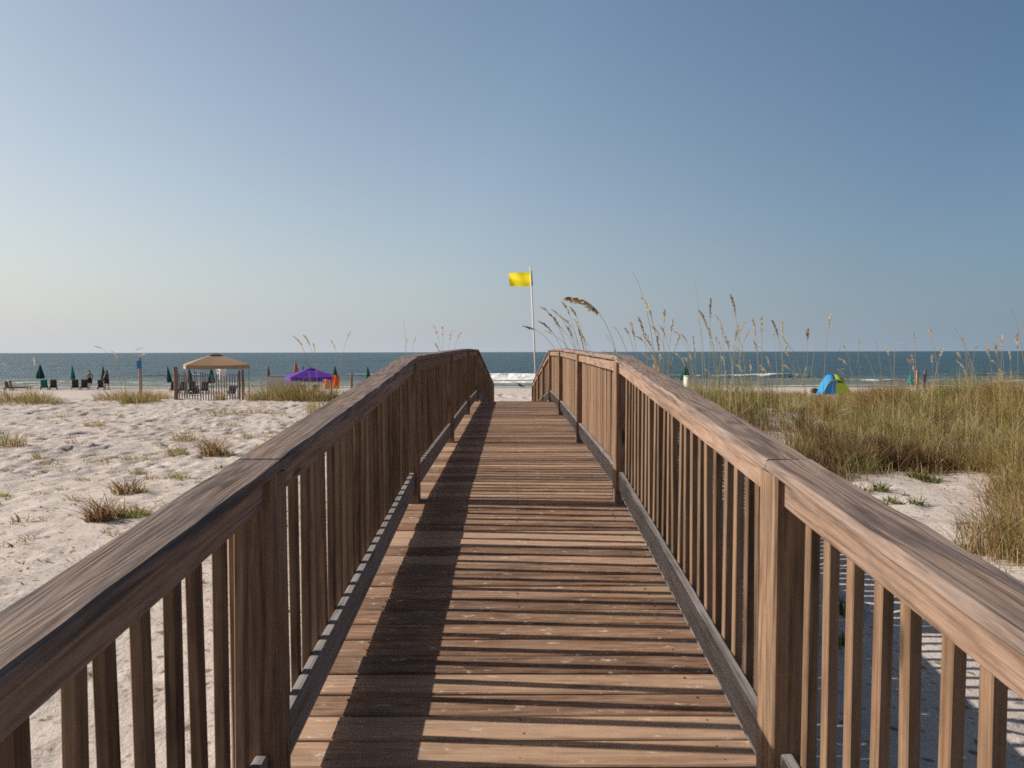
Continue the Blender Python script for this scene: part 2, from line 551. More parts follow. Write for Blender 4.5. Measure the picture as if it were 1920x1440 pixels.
def np_mesh(name, V, Fq, mat, tone=None, tonename='tone', smooth=True, extra=None):
    me = bpy.data.meshes.new(name)
    nv, nf = len(V), len(Fq)
    me.vertices.add(nv)
    me.vertices.foreach_set('co', np.ascontiguousarray(V, dtype=np.float32).ravel())
    me.loops.add(nf * 4)
    me.loops.foreach_set('vertex_index', np.ascontiguousarray(Fq, dtype=np.int32).ravel())
    me.polygons.add(nf)
    me.polygons.foreach_set('loop_start', np.arange(0, nf * 4, 4, dtype=np.int32))
    me.polygons.foreach_set('loop_total', np.full(nf, 4, dtype=np.int32))
    me.polygons.foreach_set('use_smooth', np.full(nf, smooth, dtype=bool))
    if tone is not None:
        a = me.attributes.new(tonename, 'FLOAT', 'FACE' if len(tone) == nf else 'POINT')
        a.data.foreach_set('value', np.ascontiguousarray(tone, dtype=np.float32))
    for nm, arr in (extra or {}).items():
        a = me.attributes.new(nm, 'FLOAT', 'POINT')
        a.data.foreach_set('value', np.ascontiguousarray(arr, dtype=np.float32))
    me.update()
    me.validate()
    me.materials.append(mat)
    return me


def link(me, name, parent=None, loc=(0, 0, 0)):
    o = bpy.data.objects.new(name, me)
    o.location = loc
    COL.objects.link(o)
    if parent is not None:
        o.parent = parent
    return o


def blades(roots, h, w, lean, az, tone, curl=0.5, seg=3):
    """vectorised grass blades: arrays of roots (N,3), height, width, lean amount (fraction of height), azimuth of the lean"""
    N = len(roots)
    t = np.linspace(0, 1, seg + 1)
    side = az + np.pi / 2 + rng.normal(0, 0.9, N)
    sx, sy = np.cos(side), np.sin(side)
    V = np.zeros((N, seg + 1, 2, 3))
    for i, ti in enumerate(t):
        off = lean * h * (ti ** (1 + 2 * curl))
        zz = h * ti * (1 - 0.25 * lean * ti)
        cx = roots[:, 0] + np.cos(az) * off
        cy = roots[:, 1] + np.sin(az) * off
        cz = roots[:, 2] + zz
        ww = w * (1 - 0.92 * ti ** 1.5) / 2
        V[:, i, 0] = np.stack([cx - sx * ww, cy - sy * ww, cz], 1)
        V[:, i, 1] = np.stack([cx + sx * ww, cy + sy * ww, cz], 1)
    idx = np.arange(N)[:, None] * (2 * (seg + 1))
    Fs = []
    for i in range(seg):
        b = 2 * i
        Fs.append(np.stack([idx[:, 0] + b, idx[:, 0] + b + 1, idx[:, 0] + b + 3, idx[:, 0] + b + 2], 1))
    Fq = np.concatenate(Fs, 0)
    tn = np.concatenate([tone] * seg, 0)
    return V.reshape(-1, 3), Fq, tn


# ------------------------------------------------------------------ ground sheet
def build_ground():
    xl = -26 - np.cumsum(np.geomspace(0.12, 60, 34))[::-1]
    xm = np.arange(-26, 13.0, 0.075)
    xr = 13 + np.cumsum(np.geomspace(0.1, 60, 36))
    xs = np.concatenate([xl, xm, xr])
    ys = [-120, -80, -50, -30, -18, -12, -8]
    y = -6.0
    while y < 2.6:
        ys.append(y)
        y += 0.2
    while y < 36:
        ys.append(y)
        y += 0.045 + 0.0042 * y
    while y < 140:
        ys.append(y)
        y += 0.35 + 0.01 * (y - 36)
    ys = np.array(ys + [160, 200, 300, 400])
    X, Y = np.meshgrid(xs, ys)
    Z = ground(X, Y)
    # fine ripples of trodden sand
    a = sstep(2, 5, Y) * (1 - sstep(34, 44, Y))
    Z += a * (0.35 + 0.65 * sstep(7, 13, Y)) * (0.045 * (vnoise(X / 0.5, Y / 0.42, 21) - 0.5) + 0.04 * (vnoise(X / 0.24, Y / 0.22, 22) - 0.5))

    def pit(cx, cy, ra, rb, d):
        i0, i1 = np.searchsorted(ys, [cy - 2.2 * rb, cy + 2.2 * rb])
        j0, j1 = np.searchsorted(xs, [cx - 2.2 * ra, cx + 2.2 * ra])
        if i1 - i0 < 1 or j1 - j0 < 1:
            return
        r2 = ((X[i0:i1, j0:j1] - cx) / ra) ** 2 + ((Y[i0:i1, j0:j1] - cy) / rb) ** 2
        Z[i0:i1, j0:j1] += -d * np.exp(-r2 * 1.6) + 0.45 * d * np.exp(-((np.sqrt(r2) - 1.25) ** 2) * 5)
    for _ in range(5200):
        yy = rng.uniform(11, 31)
        xx = rng.uniform(-26, -1.6)
        s = rng.uniform(0.8, 1.35)
        pit(xx, yy, 0.10 * s, 0.17 * s * rng.uniform(0.8, 1.4), rng.uniform(0.015, 0.046))
    for _ in range(700):
        yy = rng.uniform(3.5, 12)
        xx = rng.uniform(-12, -1.3)
        pit(xx, yy, rng.uniform(0.08, 0.16), rng.uniform(0.08, 0.15), rng.uniform(0.010, 0.028))
    for _ in range(260):
        yy = rng.uniform(2.5, 15)
        xx = rng.uniform(1.3, 12)
        pit(xx, yy, rng.uniform(0.08, 0.18), rng.uniform(0.1, 0.2), rng.uniform(0.012, 0.035))
    for _ in range(500):
        yy = rng.uniform(30, 60)
        xx = rng.uniform(-26, 13)
        pit(xx, yy, rng.uniform(0.25, 0.5), rng.uniform(0.5, 1.0), rng.uniform(0.04, 0.09))
    nr, nc = X.shape
    V = np.stack([X.ravel(), Y.ravel(), Z.ravel()], 1)
    i = (np.arange(nr - 1)[:, None] * nc + np.arange(nc - 1)[None, :]).ravel()
    Fq = np.stack([i, i + 1, i + nc + 1, i + nc], 1)
    o = link(np_mesh('ground', V, Fq, M['sand']), 'ground')
    tag(o, kind='structure')


build_ground()


# ------------------------------------------------------------------ sea
def build_sea():
    xm = np.arange(-75, 75.1, 0.5)
    xl = -75 - np.cumsum(np.geomspace(1, 9000, 30))[::-1]
    xr = 75 + np.cumsum(np.geomspace(1, 9000, 30))
    xs = np.concatenate([xl, xm, xr])
    ys = list(np.arange(64, 104, 0.35))
    y = 104.0
    while y < 500:
        ys.append(y)
        y *= 1.009
    while y < 45000:
        ys.append(y)
        y *= 1.25
    ys = np.array(ys)
    X, Y = np.meshgrid(xs, ys)
    nx = vnoise(X / 14.0, X * 0 + 3.3, 31)
    shore = sstep(68, 82, Y)
    Z = np.zeros_like(X)
    far = 1 - sstep(250, 480, Y)
    Z += shore * far * (0.14 * np.sin(Y / 2.6 + 2.2 * vnoise(X / 22, Y / 30, 32) * 3) * vnoise(X / 12, Y / 8, 33) +
                        0.16 * (vnoise(X / 5, Y / 2.6, 34) - 0.5))
    foam = np.zeros_like(X)
    # breakers
    for yb, amp, sd, tail in ((91.0, 0.55, 41, 6.0), (80.0, 0.18, 42, 1.6), (106.0, 0.3, 43, 0.4)):
        yc = yb + 5.0 * (vnoise(X / 30, X * 0 + sd, sd) - 0.5) * 2 + 1.2 * (vnoise(X / 5, X * 0 + sd, sd + 1) - 0.5)
        st = sstep(0.34 if sd != 43 else 0.7, 0.75, vnoise(X / 17 + (0.0), X * 0 + sd * 1.7, sd + 2) + (0.45 if sd != 43 else 0) * np.exp(-((X + 1) / 9) ** 2))
        d = Y - yc
        prof = np.where(d < 0, np.exp(-(d / 0.8) ** 2), np.exp(-(d / 2.6) ** 2))
        Z += amp * st * prof
        fm = st * (1 - 0.28 * sstep(4, 9, X)) * np.where(d < 0, np.exp(-(np.abs(d) / (tail * (0.22 + 0.78 * np.exp(-((X + 1) / 12) ** 2)))) ** 2), np.exp(-(d / 0.45) ** 2))
        foam = np.maximum(foam, fm * (0.95 if amp > 0.3 else 0.85))
    # swash edge
    ye = 70.2 + 2.4 * (vnoise(X / 11, X * 0 + 5, 51) - 0.5) + 0.8 * (vnoise(X / 3, X * 0 + 5, 52) - 0.5)
    foam = np.maximum(foam, 0.78 * np.exp(-((Y - ye - 0.5) / 0.55) ** 2))
    foam = np.maximum(foam, 0.52 * sstep(70, 75, Y) * (1 - sstep(83, 88, Y)) * vnoise(X / 6, Y / 2.0, 53))
    depth = sstep(72, 110, Y)
    nr, nc = X.shape
    V = np.stack([X.ravel(), Y.ravel(), Z.ravel()], 1)
    i = (np.arange(nr - 1)[:, None] * nc + np.arange(nc - 1)[None, :]).ravel()
    Fq = np.stack([i, i + 1, i + nc + 1, i + nc], 1)
    o = link(np_mesh('sea', V, Fq, M['sea'], extra={'foam': foam.ravel(), 'depth': depth.ravel()}), 'sea')
    tag(o, kind='structure')


build_sea()

# ------------------------------------------------------------------ boardwalk
CX = 0.035                      # centre line
HW = 0.755                      # half width between the inner post faces
DY = [-6.0, 5.47, 12.07, 15.37, 28.75]
DE = [1.155 + 0.0922 * 11.47, 1.155, 1.068, 1.072, 1.072 + 0.1005 * 13.38]


def dz(y):
    return EYE - float(np.interp(y, DY, DE))


POSTS = [-4.47, -1.18, 2.11, 5.40, 8.66, 12.0, 15.3, 18.65, 22.0, 25.35, 28.5]
PD = 0.14
bw = empty('boardwalk', (CX, 5.0, gz(0, 5)), 'weathered brown wooden boardwalk with railings rising over the dune towards the sea', 'boardwalk')
bw_inv = Vector(bw.location)


def bpart(mb, name, mat, parent):
    """parts are built in world space and keep their place under the boardwalk"""
    o = mb.build(name, mat, None)
    o.location = -bw_inv
    o.parent = parent
    return o


# decks: one mesh per slope
rail_l = part_empty('railing', bw)
rail_r = part_empty('railing', bw)
for (y0, y1) in ((-3.6, 5.47), (5.47, 15.37), (15.37, 28.72)):
    mb = MB()
    y = y0 + 0.003
    while y < y1 - 0.05:
        p = 0.150
        ya, yb = y, min(y + p - random.uniform(0.007, 0.013), y1 - 0.003)
        yc = (ya + yb) / 2
        sl = (dz(yb) - dz(ya)) / (yb - ya)
        bdir = Vector((0, 1, sl)).normalized()
        zc = dz(yc) - 0.019 + random.uniform(-0.0025, 0.0025)
        dx0, dx1 = random.uniform(-0.012, 0.012), random.uniform(-0.012, 0.012)
        tilt = random.uniform(-0.0025, 0.0025)
        npt = 7 if yc < 9 else 2
        pts = []
        for i in range(npt):
            f = i / (npt - 1)
            pts.append((CX - 0.935 + dx0 + (1.87 + dx1 - dx0) * f, yc + tilt * (f - 0.5) * 2, zc + tilt * (f - 0.5)))
        mb.board(pts, bdir, Vector((0, -sl, 1)).normalized(), (yb - ya), 0.038, ch=0.005, wob=0.0007)
        y += p
    bpart(mb, 'deck', M['deck'], bw)

# nail heads where the planks cross the stringers
mb = MB()
y = -3.6 + 0.003
while y < 9.0:
    if y > 1.2:
        for xx in (-0.70, 0.0, 0.70):
            for oy in (0.035, 0.105):
                if random.random() < 0.3:
                    continue
                c = Vector((CX + xx + random.uniform(-0.012, 0.012), y + oy + random.uniform(-0.008, 0.008), 0))
                c.z = dz(c.y) + 0.0025
                mb.tube([c - Vector((0, 0, 0.008)), c], 0.0045, 7)
    y += 0.150
nails = bpart(mb, 'nail_heads', M['nail'], bw)
nails['kind'] = 'stuff'

# stringers and piles carry the deck
mb = MB()
for x in (CX - 0.86, CX, CX + 0.86):
    for (a, b) in zip(DY[:-1], DY[1:]):
        a = max(a, -3.6)
        mb.board([(x, a + 0.01, dz(a + 0.01) - 0.038 - 0.10), (x, b - 0.01, dz(b - 0.01) - 0.038 - 0.10)], (1, 0, 0), (0, 0, 1), 0.04, 0.19, 0.4)
bpart(mb, 'stringer', M['rail'], bw)

IND_MAX = 6.6
far_bal = MB()
for side, rl in ((-1, rail_l), (1, rail_r)):
    xin = CX + side * HW

    def X(off):
        return xin + side * off
    for py in POSTS:
        yc = py + PD / 2
        mb = MB()
        top = dz(yc) + 1.125 - 0.0395
        bot = min(gz(X(0.07), yc), dz(yc)) - 0.5
        n = 6
        mb.board([(X(0.07), yc, bot + (top - bot) * i / (n - 1)) for i in range(n)], (1, 0, 0), (0, 1, 0), 0.14, PD, ch=0.007, wob=0.001)
        bpart(mb, 'post', M['post'], rl)
    # handrail caps, cut at every second post and at each change of slope
    cuts = [-4.4, 2.18 if side > 0 else 2.2, 5.47, 12.07, 15.37, 22.07, 28.68]
    for a, b in zip(cuts[:-1], cuts[1:]):
        mb = MB()
        n = max(2, int((b - a) / 0.12)) if a < 6 else 8
        bow = random.uniform(-0.002, 0.002)
        pts = []
        for i in range(n + 1):
            y = a + 0.003 + (b - a - 0.006) * i / n
            pts.append((X(0.068) + 0.0025 * math.sin(y * 2.1 + side), y, dz(y) + 1.125 - 0.019 + bow * math.sin(math.pi * i / n)))
        mb.board(pts, (1, 0, 0), (0, 0, 1), 0.146, 0.038, (0.25 if side < 0 else 0.6) if a < 2 else (0.45 if side < 0 else 0.75), ch=0.009, wob=0.0022 if a < 6 else 0)
        bpart(mb, 'handrail', M['cap'], rl)
    for p0, p1 in zip(POSTS[:-1], POSTS[1:]):
        a, b = p0 + PD + 0.002, p1 - 0.002
        n = 12 if a < 8 else 3

        def line(off, h):
            return [(X(off), a + (b - a) * i / n, dz(a + (b - a) * i / n) + h) for i in range(n + 1)]
        kink = any(a < k < b for k in (5.47, 12.07, 15.37))
        mb = MB()
        mb.board(line(0.026 + 0.019, 1.125 - 0.039 - 0.0455), (1, 0, 0), (0, 0, 1), 0.038, 0.089, ch=0.005, wob=0.0006)
        bpart(mb, 'top_rail', M['rail'], rl)
        mb = MB()
        mb.board(line(0.026 + 0.019, 0.17), (1, 0, 0), (0, 0, 1), 0.038, 0.14, ch=0.005, wob=0.0006)
        mb.board(line(0.026 + 0.012 + 0.013, 0.0815), (1, 0, 0), (0, 0, 1), 0.026, 0.034, ch=0.004)
        bpart(mb, 'bottom_rail', M['kick'], rl)
        wide = side > 0 and 5.2 < p0 < 15
        step = 0.1455 if wide else 0.127
        cnt = int((b - a - 0.04) / step)
        st = (b - a) / cnt
        for i in range(cnt):
            yc = a + st * (i + 0.5) + random.uniform(-0.004, 0.004)
            if yc < -1.1:
                continue
            far = yc > IND_MAX or yc < 0.25
            m2 = far_bal if far else MB()
            tx = random.uniform(-0.004, 0.004)
            ty = random.uniform(-0.008, 0.008)
            zt = dz(yc) + 1.125 - 0.042
            zb = dz(yc) + 0.112
            wy = 0.122 if wide else 0.038
            wx = 0.020 if wide else 0.030
            xo = X(0.067 + wx / 2)
            npt = 2 if far else 3
            m2.board([(xo + tx * k, yc + ty * k, zb + (zt - zb) * k / (npt - 1)) for k in range(npt)], (1, 0, 0), (0, 1, 0), wx, wy, ch=0.003)
            if not far:
                bpart(m2, 'picket' if wide else 'baluster', M['baluster'], rl)
o = bpart(far_bal, 'baluster', M['baluster'], bw)
o['kind'] = 'stuff'

# ------------------------------------------------------------------ flag
fb = at(1004.5, 700, 26.6)
gzf = gz(fb.x, 26.6)
top = at(994.5, 499, 26.6)
lean = (fb - top) / (fb.z - top.z)
foot = fb + lean * (gzf - fb.z)
flag = empty('flagpole', foot, 'tall thin white pole flying a small yellow flag beyond the end of the boardwalk', 'flag')
mb = MB()
mb.tube([foot - Vector((0, 0, 0.3)), foot.lerp(top, 0.5), top], [0.034, 0.03, 0.026], 10)
mb.build('pole', M['cream'], flag, None).location = -foot
mb = MB()
s0, s1 = foot.lerp(top, 0.85), foot.lerp(top, 0.985)
pz = (top - foot).normalized()
a0, a1 = at(997.5, 536, 26.6), at(995.5, 508.5, 26.6)
mb.tube([a0, a1], 0.037, 10)
mb.build('sleeve', M['greysleeve'], flag).location = -foot
mb = MB()
P = []
for i in range(13):
    f = i / 12
    row = []
    for j in range(25):
        g = j / 24
        p = a1.lerp(a0, f) + Vector((-1, 0, 0)) * (0.84 * g) + Vector((0, 0, -0.03 * g * (1 - f) - 0.012 * math.sin(g * 5) + 0.02 * f * g))
        p.y += 0.45 * g + 0.07 * g * math.sin(g * 8 + f * 2.2) + 0.035 * math.sin(f * 6 + 2 * g)
        row.append(p)
    P.append(row)
mb.grid(P)
fl = mb.build('flag_cloth', M['yellow'], flag)
fl.location = -foot


# ------------------------------------------------------------------ beach furniture
def beach_pt(px, py):
    """point on the ground seen at a pixel, by marching"""
    for Y in np.arange(36, 80, 0.1):
        p = at(px, py, Y)
        if p.z <= gz(p.x, Y):
            return Vector((p.x, Y, gz(p.x, Y)))
    p = at(px, py, 66)
    return Vector((p.x, 66, gz(p.x, 66)))


def closed_umbrella(px, Y, top_py, lean_px, mat, label, girth=1.0, canopy_len=1.25):
    p = at(px, 700, Y)
    base = Vector((p.x, Y, gz(p.x, Y)))
    tp = at(px + lean_px, top_py, Y)
    o = empty('beach_umbrella', base, label, 'umbrella', 'folded beach umbrellas along the shore')
    d = (tp - base)
    L = d.length
    d.normalize()
    mb = MB()
    mb.tube([-d * 0.3, d * (L - 0.02)], 0.022, 8)
    mb.build('pole', M['white'], o)
    mb = MB()
    cl = min(canopy_len, L * 0.62)
    P = []
    s = d.cross(Vector((0, 1, 0))).normalized()
    t = d.cross(s)
    for i in range(9):
        f = i / 8
        r = (0.03 + 0.17 * f ** 0.8 - (0.05 * max(0, f - 0.85) / 0.15)) * girth
        row = []
        for j in range(17):
            an = 2 * math.pi * j / 16
            rr = r * (1 + 0.22 * (1 if j % 2 else -1) * f)
            row.append(d * (L - 0.02 - cl * f) + s * (rr * math.cos(an)) + t * (rr * math.sin(an)))
        P.append(row)
    mb.grid(P, smooth=False)
    mb.poly([p for p in P[-1][:-1]])
    mb.tube([d * (L - 0.05), d * (L + 0.07)], [0.02, 0.008], 6)
    mb.build('canopy', mat, o)
    return o


UMB = [
    (75, 65, 684, 0, 'green', 'dark green folded umbrella with a wide skirt standing over the leftmost pair of loungers', 1.7),
    (138, 65, 685, -3, 'teal', 'slim blue green folded umbrella leaning left above the two upright loungers left of the walkers', 0.9),
    (194, 64, 687, -1, 'green', 'narrow green folded umbrella close beside the person in dark clothes', 1.0),
    (320, 58, 688, -6, 'green', 'green folded umbrella leaning left just beside the left post of the sand fence', 0.95),
    (359, 58, 690, -5, 'green', 'dark folded umbrella seen under the left half of the tan canopy', 1.0),
    (396, 58, 690, 0, 'green', 'plump green folded umbrella seen under the middle of the tan canopy', 1.4),
    (504, 60, 685, -1, 'olive', 'olive folded umbrella with a tan tip behind the pale storage box', 0.9),
    (568, 66, 684, 0, 'teal', 'folded teal umbrella whose tip shows behind the left slope of the purple canopy', 0.9),
    (628, 60, 687, 0, 'green', 'dark green folded umbrella behind the right corner of the purple canopy', 1.35),
    (692, 62, 688, -3, 'green', 'lone green folded umbrella leaning left just above the left handrail', 1.1),
    (557, 58, 677, -3, 'red', 'faded red folded umbrella leaning left behind the purple canopy', 1.1),
    (1284, 56, 683, 1, 'green', 'bushy dark green folded umbrella above the tall grass right of the boardwalk', 2.0),
    (1708, 58, 702, -1, 'teal', 'low teal folded umbrella between the blue tent and the right edge', 1.25),
]
for (px, Y, tp, ln, mt, lb, gi) in UMB:
    closed_umbrella(px, Y, tp, ln, M[mt], lb, gi)


def lounger(name_mat, frame_mat, label, loc, rz, back=55, group='beach loungers facing the water', width=0.62):
    o = empty('beach_lounger', loc, label, 'lounger', group, rz)
    o.scale = (0.88, 0.88, 0.82)
    w = width / 2
    fr = MB()
    for s in (-1, 1):
        fr.board([(s * w, -0.95, 0.30), (s * w, 0.95, 0.30)], (1, 0, 0), (0, 0, 1), 0.05, 0.07)
    for y in (-0.93, 0.0, 0.93):
        fr.board([(-w, y, 0.30), (w, y, 0.30)], (0, 1, 0), (0, 0, 1), 0.05, 0.05)
    fr.build('frame', frame_mat, o)
    for sx in (-1, 1):
        for y in (-0.8, 0.8):
            l = MB()
            l.board([(sx * w, y, -0.05), (sx * w, y, 0.27)], (1, 0, 0), (0, 1, 0), 0.055, 0.055)
            l.build('leg', frame_mat, o)
    c = MB()
    c.board([(0, -0.93, 0.365), (0, 0.2, 0.365)], (1, 0, 0), (0, 0, 1), width - 0.04, 0.05, ch=0.02)
    c.build('seat', name_mat, o)
    a = math.radians(back)
    b = MB()
    p0 = Vector((0, 0.2, 0.37))
    p1 = p0 + Vector((0, math.cos(a), math.sin(a))) * 0.88
    b.board([p0, p1], (1, 0, 0), Vector((0, -math.sin(a), math.cos(a))), width - 0.04, 0.06, ch=0.02)
    b.build('backrest', name_mat, o)
    return o


def spot(px, Y):
    p = at(px, 720, Y)
    return Vector((p.x, Y, gz(p.x, Y)))


LOU = [
    (83, 64.5, 3.7, 'teal', 'brownwood', 60, 'teal lounger with raised back under the wide green umbrella'),
    (100, 64.2, 3.75, 'brownwood', 'brownwood', 62, 'dark brown lounger just right of the teal one under the wide green umbrella'),
    (141, 64.4, 3.7, 'brownwood', 'brownwood', 66, 'upright dark lounger at the foot of the slim blue green umbrella'),
    (158, 64.2, 3.75, 'darkcloth', 'brownwood', 66, 'upright dark lounger just in front of the shirtless walker'),
    (190, 64.6, 3.6, 'darkcloth', 'brownwood', 58, 'small dark lounger between the two walkers'),
    (16, 64.0, 3.7, 'olive', 'brownwood', 45, 'olive lounger beside the pink chair at the far left'),
    (38, 63.5, -1.4, 'brownwood', 'brownwood', 4, 'flat brown lounger lying low between the pink chair and the green umbrella'),
    (326, 57.0, 3.7, 'darkcloth', 'brownwood', 62, 'dark lounger left of the left fence post'),
    (343, 56.5, 3.7, 'darkcloth', 'brownwood', 60, 'dark lounger behind the leftmost fence slats'),
    (360, 56.5, 3.6, 'darkcloth', 'brownwood', 62, 'dark lounger below the dark umbrella under the tan canopy'),
    (383, 56.0, 3.7, 'darkcloth', 'brownwood', 60, 'dark lounger under the centre of the tan canopy'),
]
for (px, Y, rz, cm, fm, bk, lb) in LOU:
    lounger(M[cm], M[fm], lb, spot(px, Y), rz, bk)


def camp_chair(label, loc, rz, cloth, group='folding chairs under the canopies', s=1.0):
    o = empty('folding_chair', loc, label, 'chair', group, rz)
    o.scale = (s, s, s)
    fr = MB()
    for sx in (-1, 1):
        fr.tube([(sx * 0.27, -0.25, 0.0), (sx * 0.27, 0.22, 0.44)], 0.014, 6)
        fr.tube([(sx * 0.27, 0.28, 0.0), (sx * 0.27, -0.22, 0.44)], 0.014, 6)
        fr.tube([(sx * 0.27, 0.15, 0.40), (sx * 0.27, 0.34, 0.95)], 0.014, 6)
        fr.tube([(sx * 0.29, -0.24, 0.44), (sx * 0.29, -0.24, 0.64), (sx * 0.29, 0.24, 0.64)], 0.014, 6)
    fr.build('frame', M['white'], o)
    c = MB()
    c.board([(0, -0.24, 0.42), (0, 0.2, 0.40)], (1, 0, 0), (0, 0, 1), 0.54, 0.02)
    c.build('seat', cloth, o)
    b = MB()
    b.board([(0, 0.19, 0.48), (0, 0.34, 0.94)], (1, 0, 0), (0, 1, -0.3), 0.54, 0.018)
    b.build('backrest', cloth, o)
    return o


camp_chair('folding chair with faded pink cloth at the far left of the beach', spot(22, 63.6), 2.4, M['pinkcloth'], s=1.0)
camp_chair('dark folding chair on the left under the purple canopy', at(566, 735, 44).xy.to_3d() + Vector((0, 0, gz(at(566, 735, 44).x, 44))), 0.4, M['darkcloth'])
camp_chair('brownish folding chair on the right under the purple canopy', at(586, 735, 43.6).xy.to_3d() + Vector((0, 0, gz(at(586, 735, 43.6).x, 43.6))), -0.5, M['brownwood'])
camp_chair('dark folding chair low behind the middle of the sand fence', at(368, 735, 40.5).xy.to_3d() + Vector((0, 0, gz(at(368, 735, 40.5).x, 40.5))), 0.8, M['darkcloth'])
camp_chair('dark folding chair behind the right end of the sand fence', at(430, 735, 40.5).xy.to_3d() + Vector((0, 0, gz(at(430, 735, 40.5).x, 40.5))), -0.3, M['navy'])


def canopy_tent(px, Y, eave_py, peak_py, rz, size, mat, label, valance=0.22, vent=True, legmat='metal'):
    c = at(px, eave_py, Y)
    base = Vector((c.x, Y, gz(c.x, Y)))
    ez = c.z - base.z
    pz_ = at(px, peak_py, Y).z - base.z
    o = empty('canopy_tent', base, label, 'canopy', None, rz)
    h = size / 2
    for sx in (-1, 1):
        for sy in (-1, 1):
            l = MB()
            l.board([(sx * (h - 0.04), sy * (h - 0.04), -0.1), (sx * (h - 0.04), sy * (h - 0.04), ez + valance - 0.05)], (1, 0, 0), (0, 1, 0), 0.05, 0.05)
            l.build('leg', M[legmat], o)
    r = MB()
    N = 8
    et = ez + valance

    def rim(i, f):
        cs = [(-h, -h), (h, -h), (h, h), (-h, h)]
        a, b = cs[i], cs[(i + 1) % 4]
        return a[0] + (b[0] - a[0]) * f, a[1] + (b[1] - a[1]) * f
    for i in range(4):
        P = []
        for k in range(7):
            g = k / 6 * 0.86
            row = []
            for j in range(N + 1):
                x, y = rim(i, j / N)
                zz = et + (pz_ - et) * (g + 0.03 * math.sin(g * math.pi)) - 0.05 * (1 - g) * math.sin(math.pi * j / N)
                row.append((x * (1 - g), y * (1 - g), zz))
            P.append(row)
        r.grid(P, smooth=False)
        P = []
        for k in range(3):
            row = []
            for j in range(N + 1):
                x, y = rim(i, j / N)
                row.append((x * (1.004 + 0.004 * k), y * (1.004 + 0.004 * k), et - valance * k / 2 - 0.05 * math.sin(math.pi * j / N)))
            P.append(row)
        r.grid(P, smooth=False)
    ro = r.build('roof', mat, o)
    sm = ro.modifiers.new('thickness', 'SOLIDIFY')
    sm.thickness = 0.006
    v = MB()
    hv = h * 0.22
    zb = et + (pz_ - et) * 0.88
    for i in range(4):
        cs = [(-hv, -hv), (hv, -hv), (hv, hv), (-hv, hv)]
        a, b = cs[i], cs[(i + 1) % 4]
        v.poly([(a[0], a[1], zb), (b[0], b[1], zb), (0, 0, pz_ + 0.05)])
    vo = v.build('vent', M['vent'] if vent else mat, o)
    sm = vo.modifiers.new('thickness', 'SOLIDIFY')
    sm.thickness = 0.008
    t = MB()
    for i in range(4):
        cs = [(-h + .04, -h + .04), (h - .04, -h + .04), (h - .04, h - .04), (-h + .04, h - .04)]
        a, b = cs[i], cs[(i + 1) % 4]
        t.tube([(a[0], a[1], et - 0.08), (b[0], b[1], et - 0.08)], 0.018, 6)
    t.build('truss', M[legmat], o)
    return o


canopy_tent(405, 42.0, 690, 663, math.radians(27), 3.35, M['tan'], 'tan pop-up canopy on thin grey legs behind the sand fence')
canopy_tent(583, 45.0, 712, 690, math.radians(24), 2.8, M['purple'], 'low purple pop-up canopy among the grass near the left handrail', vent=False)

# white cloth hung under the tan canopy
mb = MB()
a, b = at(404, 692, 39.6), at(425, 692, 39.6)
P = []
for i in range(9):
    f = i / 8
    row = []
    for j in range(9):
        g = j / 8
        p = a.lerp(b, g * (1 - 0.45 * f) + 0.33 * f)
        p.z -= 0.62 * f
        p.y += 0.05 * math.sin(g * 9 + f * 3)
        row.append(p)
    P.append(row)
mb.grid(P)
o = mb.build('hanging_cloth', M['whitecloth'], None, a)
tag(o, 'white cloth hanging in a bunch under the tan canopy', 'cloth')
o.modifiers.new('thickness', 'SOLIDIFY').thickness = 0.01


def towel(px0, px1, y0, y1, Y, mat, label):
    a, b = at(px0, y0, Y), at(px1, y0, Y)
    c = at(px0, y1, Y)
    mb = MB()
    P = []
    for i in range(9):
        f = i / 8
        row = []
        for j in range(9):
            g = j / 8
            p = a.lerp(b, g)
            p.z += (c.z - a.z) * f
            p.y += 0.04 * math.sin(g * 8 + f * 2) + 0.03 * f
            row.append(p)
        P.append(row)
    mb.grid(P)
    o = mb.build('beach_towel', mat, None, a)
    tag(o, label, 'towel')
    o.modifiers.new('thickness', 'SOLIDIFY').thickness = 0.012


towel(622, 636, 704, 729, 43.0, M['orange'], 'bright orange towel hanging from the right corner of the purple canopy')
towel(605, 618, 711, 730, 42.8, M['paleorange'], 'pale orange towel hanging left of the bright orange one')

# low white table under the purple canopy
tp = at(585, 715, 44.6)
tb = Vector((tp.x, tp.y, gz(tp.x, tp.y)))
tab = empty('folding_table', tb, 'low white folding table under the purple canopy', 'table')
hh = tp.z - tb.z
mb = MB()
mb.box((0, 0, hh - 0.02), (1.25, 0.6, 0.04))
mb.build('tabletop', M['white'], tab)
for sx in (-1, 1):
    for sy in (-1, 1):
        mb = MB()
        mb.tube([(sx * 0.55, sy * 0.25, -0.05), (sx * 0.55, sy * 0.25, hh - 0.04)], 0.016, 6)
        mb.build('leg', M['metal'], tab)

# pale storage box with a brown lid behind the grass
bp = at(531, 705, 50)
bb = Vector((bp.x, 50, gz(bp.x, 50)))
box = empty('storage_box', bb, 'large pale grey beach storage box with brown lid left of the purple canopy', 'storage box')
H = bp.z - bb.z
mb = MB()
mb.box((0, 0, H / 2 - 0.03), (2.05, 1.1, H))
mb.build('body', M['greybox'], box)
mb = MB()
mb.box((-0.1, 0, H + 0.0), (1.7, 1.16, 0.06))
mb.build('lid', M['slat'], box)

# ------------------------------------------------------------------ blue and green tent
tp = at(1563, 740, 52)
tb = Vector((tp.x, 52, gz(tp.x, 52)))
tent = empty('beach_tent', tb, 'small blue and lime green dome tent on the sand beyond the right dune', 'tent', None, math.radians(-8))


